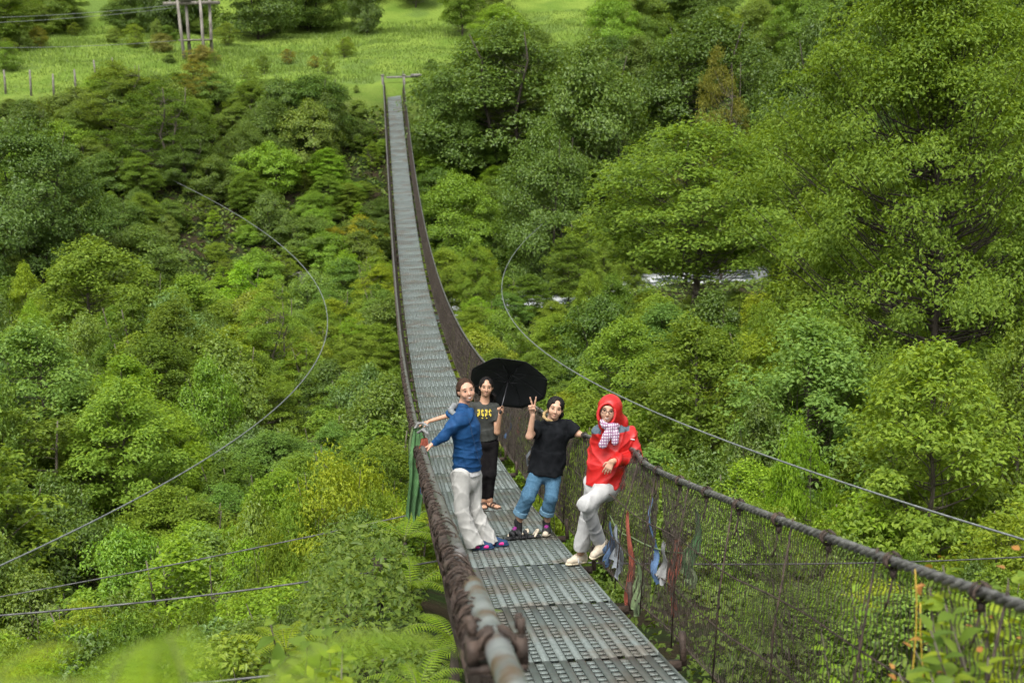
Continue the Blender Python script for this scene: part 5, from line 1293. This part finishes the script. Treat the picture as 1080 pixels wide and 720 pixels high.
M['fern_stem'] = noise_mat('fern_stem', (.07, .10, .015), (.12, .14, .03), 20, .6, bump=0)
FERN = []
for s_ in range(3):
    f_, t_ = fern_mesh(100+s_); f_.materials.append(M['fern']); t_.materials.append(M['fern_stem']); FERN.append((f_, t_))
f_, t_ = fern_mesh(140, nf=5, wid=.17, el=1.4, bend=2.3); f_.materials.append(M['fern']); t_.materials.append(M['fern_stem']); FERN.append((f_, t_))
def fern(P, s, tone, label, group=None, k=0, rz=None, tilt=(0, 0)):
    e = empty('fern', P); e.scale = (s, s, s); e.rotation_euler = (tilt[0], tilt[1], rz if rz is not None else rg.uniform(0, 6.28))
    for nm, me in (('fronds', FERN[k][0]), ('stem', FERN[k][1])):
        o = bpy.data.objects.new(nm, me); COL.objects.link(o); o.parent = e
        o.color = (*[float(v) for v in TONE_F[tone]], 1)
    tag(e, label, 'fern', group); return e
TONE_F = {'lime': (1.15, 1.1, .9), 'mid': (.7, .75, .8), 'dark': (.45, .55, .6), 'yellow': (1.35, 1.1, .7)}
FL = [(432, 588, 12.0, .75, 'lime', 'lime green fern beside the left rail below the flags'), (478, 640, 9.5, .62, 'lime', 'lime green fern lowest against the left rail'), (400, 610, 12.5, .8, 'mid', 'mid green fern left of the lime ones'),
      (452, 665, 10.5, .7, 'lime', 'drooping lime fern in the gap beside the left rail'), (345, 640, 10.0, .65, 'yellow', 'yellow green fern standing by the tie wire with the turnbuckle'), (425, 535, 15.5, .9, 'lime', 'upright lime fern right under the green flag'),
      (300, 655, 8.6, .5, 'yellow', 'small yellow fern right of the orange tipped plant'), (440, 690, 7.5, .5, 'lime', 'lime fern at the bottom edge beside the left rail'), (395, 705, 7.0, .5, 'mid', 'mid green fern at the bottom edge')]
for i, (px, py, Y, s, tn, lab) in enumerate(FL):
    P = at(px, py, Y); zg = float(ground(P[0], P[1])); P = P-[0, 0, .45*s]
    # stands on a leafy hummock of the bank
    fern(P, s, tn, lab, k=i % 3)
    b = MB(); b.tube([(0, 0, 0), (.02, .03, (zg-P[2])*.5/s-.05), (0, 0, (zg-P[2])/s-.1)], [.025/s, .05/s, .08/s], 6); b.build('stem', M['bark_dark'], bpy.data.objects[[o.name for o in COL.objects if o.type == 'EMPTY'][-1]])
NF = [((-1.41, 1.25), .46, 'lime', 'big blurred fern closest to the lens at the bottom left corner'), ((-1.31, 1.36), .46, 'lime', 'blurred fern in the lower left corner, right of the biggest one'), ((-1.60, 1.5), .46, 'yellow', 'blurred fern cut by the left edge at the bottom'), ((-1.47, 1.75), .5, 'lime', 'blurred small fern at the bottom edge left of the orange tipped plant')]
for i, ((x, y), s, tn, lab) in enumerate(NF): fern((x, y, float(ground(x, y))-.02), s, tn, lab, k=3)
# upright leafy stems: the orange tipped plant at the left, the vine over the end of the right rail
def stem_plant(name, P, H, n, leaf, tone, label, seed, spread=.25, tip=None, cat='plant', nl=16, asp=.55):
    rg = np.random.default_rng(seed); e = empty(name, P); st = MB(); C = []; N = []; A = []; TC = []
    for k in range(n):
        a = rg.uniform(0, 6.28); h = H*rg.uniform(.65, 1.05); t = np.linspace(0, 1, 9)[:, None]
        Q = np.array([0, 0, -.05])+t*np.array([math.cos(a)*spread, math.sin(a)*spread, h])+(t*(1-t))*rg.normal(size=3)*.12
        st.tube(Q, np.linspace(.008, .003, 9), 5)
        for j in range(nl):
            u = .25+.75*(j+rg.random())/nl; i = min(7, int(u*8)); c = Q[i]+(Q[i+1]-Q[i])*(u*8-i)
            b_ = j*2.4+rg.normal()*.4; d = np.array([math.cos(b_), math.sin(b_), .25+.5*(u > .85)])
            (TC if tip and u > .982 else C).append((c+d*leaf*.55, d, u))
    o = st.build('stem', M['bark'], e)
    for L_, mt, nm, sc in ((C, M['leaf'], 'leaves', 1.), (TC, tip, 'young_leaves', .5)):
        if not L_: continue
        cc = np.array([q[0] for q in L_]); dd = np.array([q[1] for q in L_]); nn = np.array([0, 0, 1.])+rg.normal(size=(len(L_), 3))*.4-dd*.2
        V, F = bigleaf(cc, nn, dd, leaf*sc*rg.uniform(.7, 1.25, len(L_)), asp, rg)
        l = link_mesh(nm, np_mesh(nm, V, F), mt, e, True)
        l.color = (*TONE[tone], 1)
    tag(e, label, cat); return e
def bigleaf(C, N, D, L, asp, rg):
    """nearer leaves: curved blades of three rows of quads"""
    N = N/np.linalg.norm(N, axis=1, keepdims=True); T = D-(D*N).sum(1, keepdims=True)*N; T /= np.linalg.norm(T, axis=1, keepdims=True); S = np.cross(N, T); L = L[:, None]
    us = np.array([0, .12, .35, .6, .82, 1.]); ws = np.array([.02, .55, 1., .85, .42, .02]); V = []
    for u, w in zip(us, ws):
        m = C+T*L*(u-.5)-N*L*.28*(u-.2)**2
        V += [m-S*L*asp*.5*w+N*L*.07*w, m, m+S*L*asp*.5*w+N*L*.07*w]
    V = np.stack(V, 1); n = len(C); k = np.arange(n)[:, None, None]*18; F = []
    for r in range(5):
        for q in range(2): F.append([r*3+q, r*3+q+1, r*3+q+4, r*3+q+3])
    return V.reshape(-1, 3), (k+np.array(F)[None]).reshape(-1, 4)
M['orange_tip'] = leaf_mat('orange_young_leaf', (.30, .12, .03), (.42, .24, .05), use_obj=False, trans=.3)
M['yellow_stem'] = noise_mat('yellow_vine', (.38, .26, .03), (.50, .36, .05), 20, .6, bump=.1)
def onground(px, py, Y, h): P = at(px, py, Y); return np.array([P[0], P[1], P[2]-h])
stem_plant('leafy_plant', onground(311, 655, 6.2, .55), .55, 5, .10, 'mid', 'upright plant with small orange leaf tips at the bottom left of centre', 4, .16, M['orange_tip'])
stem_plant('leafy_plant', onground(352, 690, 5.6, .40), .40, 6, .075, 'yellow', 'yellow leafed plant at the bottom edge beside the orange tipped one', 5, .22, M['orange_tip'])
def vine(P, H, n, tone, label, seed, leaf=.11, tip=None): return stem_plant('vine', P, H, n, leaf, tone, label, seed, .40, tip, 'vine', 36, .66)
g_ = lambda x, y: np.array([x, y, float(ground(x, y))-.1])
vine(g_(.98, 4.40), 1.22, 30, 'yellow', 'yellow green leafy vine swallowing the end of the right rail', 8, .075, M['orange_tip'])
vine(g_(.95, 4.05), 1.25, 20, 'mid', 'green leafy vine hanging on the right rail near its end', 9, .07)
vine(g_(1.20, 4.7), 1.34, 30, 'light', 'pale leafy climber at the bottom right edge', 10, .085, M['orange_tip'])
vine(g_(1.06, 6.0), 1.15, 5, 'bright', 'bright green climber poking through the right net', 12, .06)
b = MB()
for k, (x, y) in enumerate(((.68, 4.62), (.72, 4.66))):
    z = float(ground(x, y)); t = np.linspace(0, 1, 14)[:, None]; b.tube(np.array([x, y, z-.1])+t*np.array([.02*k, 0, 1.42-.12*k])+.02*np.sin(t*9+k*2)*np.array([1, .5, 0]), np.linspace(.0035, .0022, 14), 5)
b_ = b.build('climbing_vine', M['yellow_stem']); tag(b_, 'thin yellow vine stems rising straight past the right rail', 'vine')
# rocks
for px, py, Y, s, sd_, lab in ((1046, 505, 33, 1.5, 1, 'pale grey boulder at the right edge beyond the guy cable'), (322, 300, 91, 1.1, 2, 'grey rock in the brown earth cut on the far bank'), (365, 290, 90, .8, 3, 'grey rock on the far bank beside the left rail'), (800, 300, 94, 1.4, 4, 'pale rock by the white water on the right')):
    P = at(px, py, Y); rock((P[0], P[1], float(ground(P[0], P[1]))-.1), s, sd_, lab)
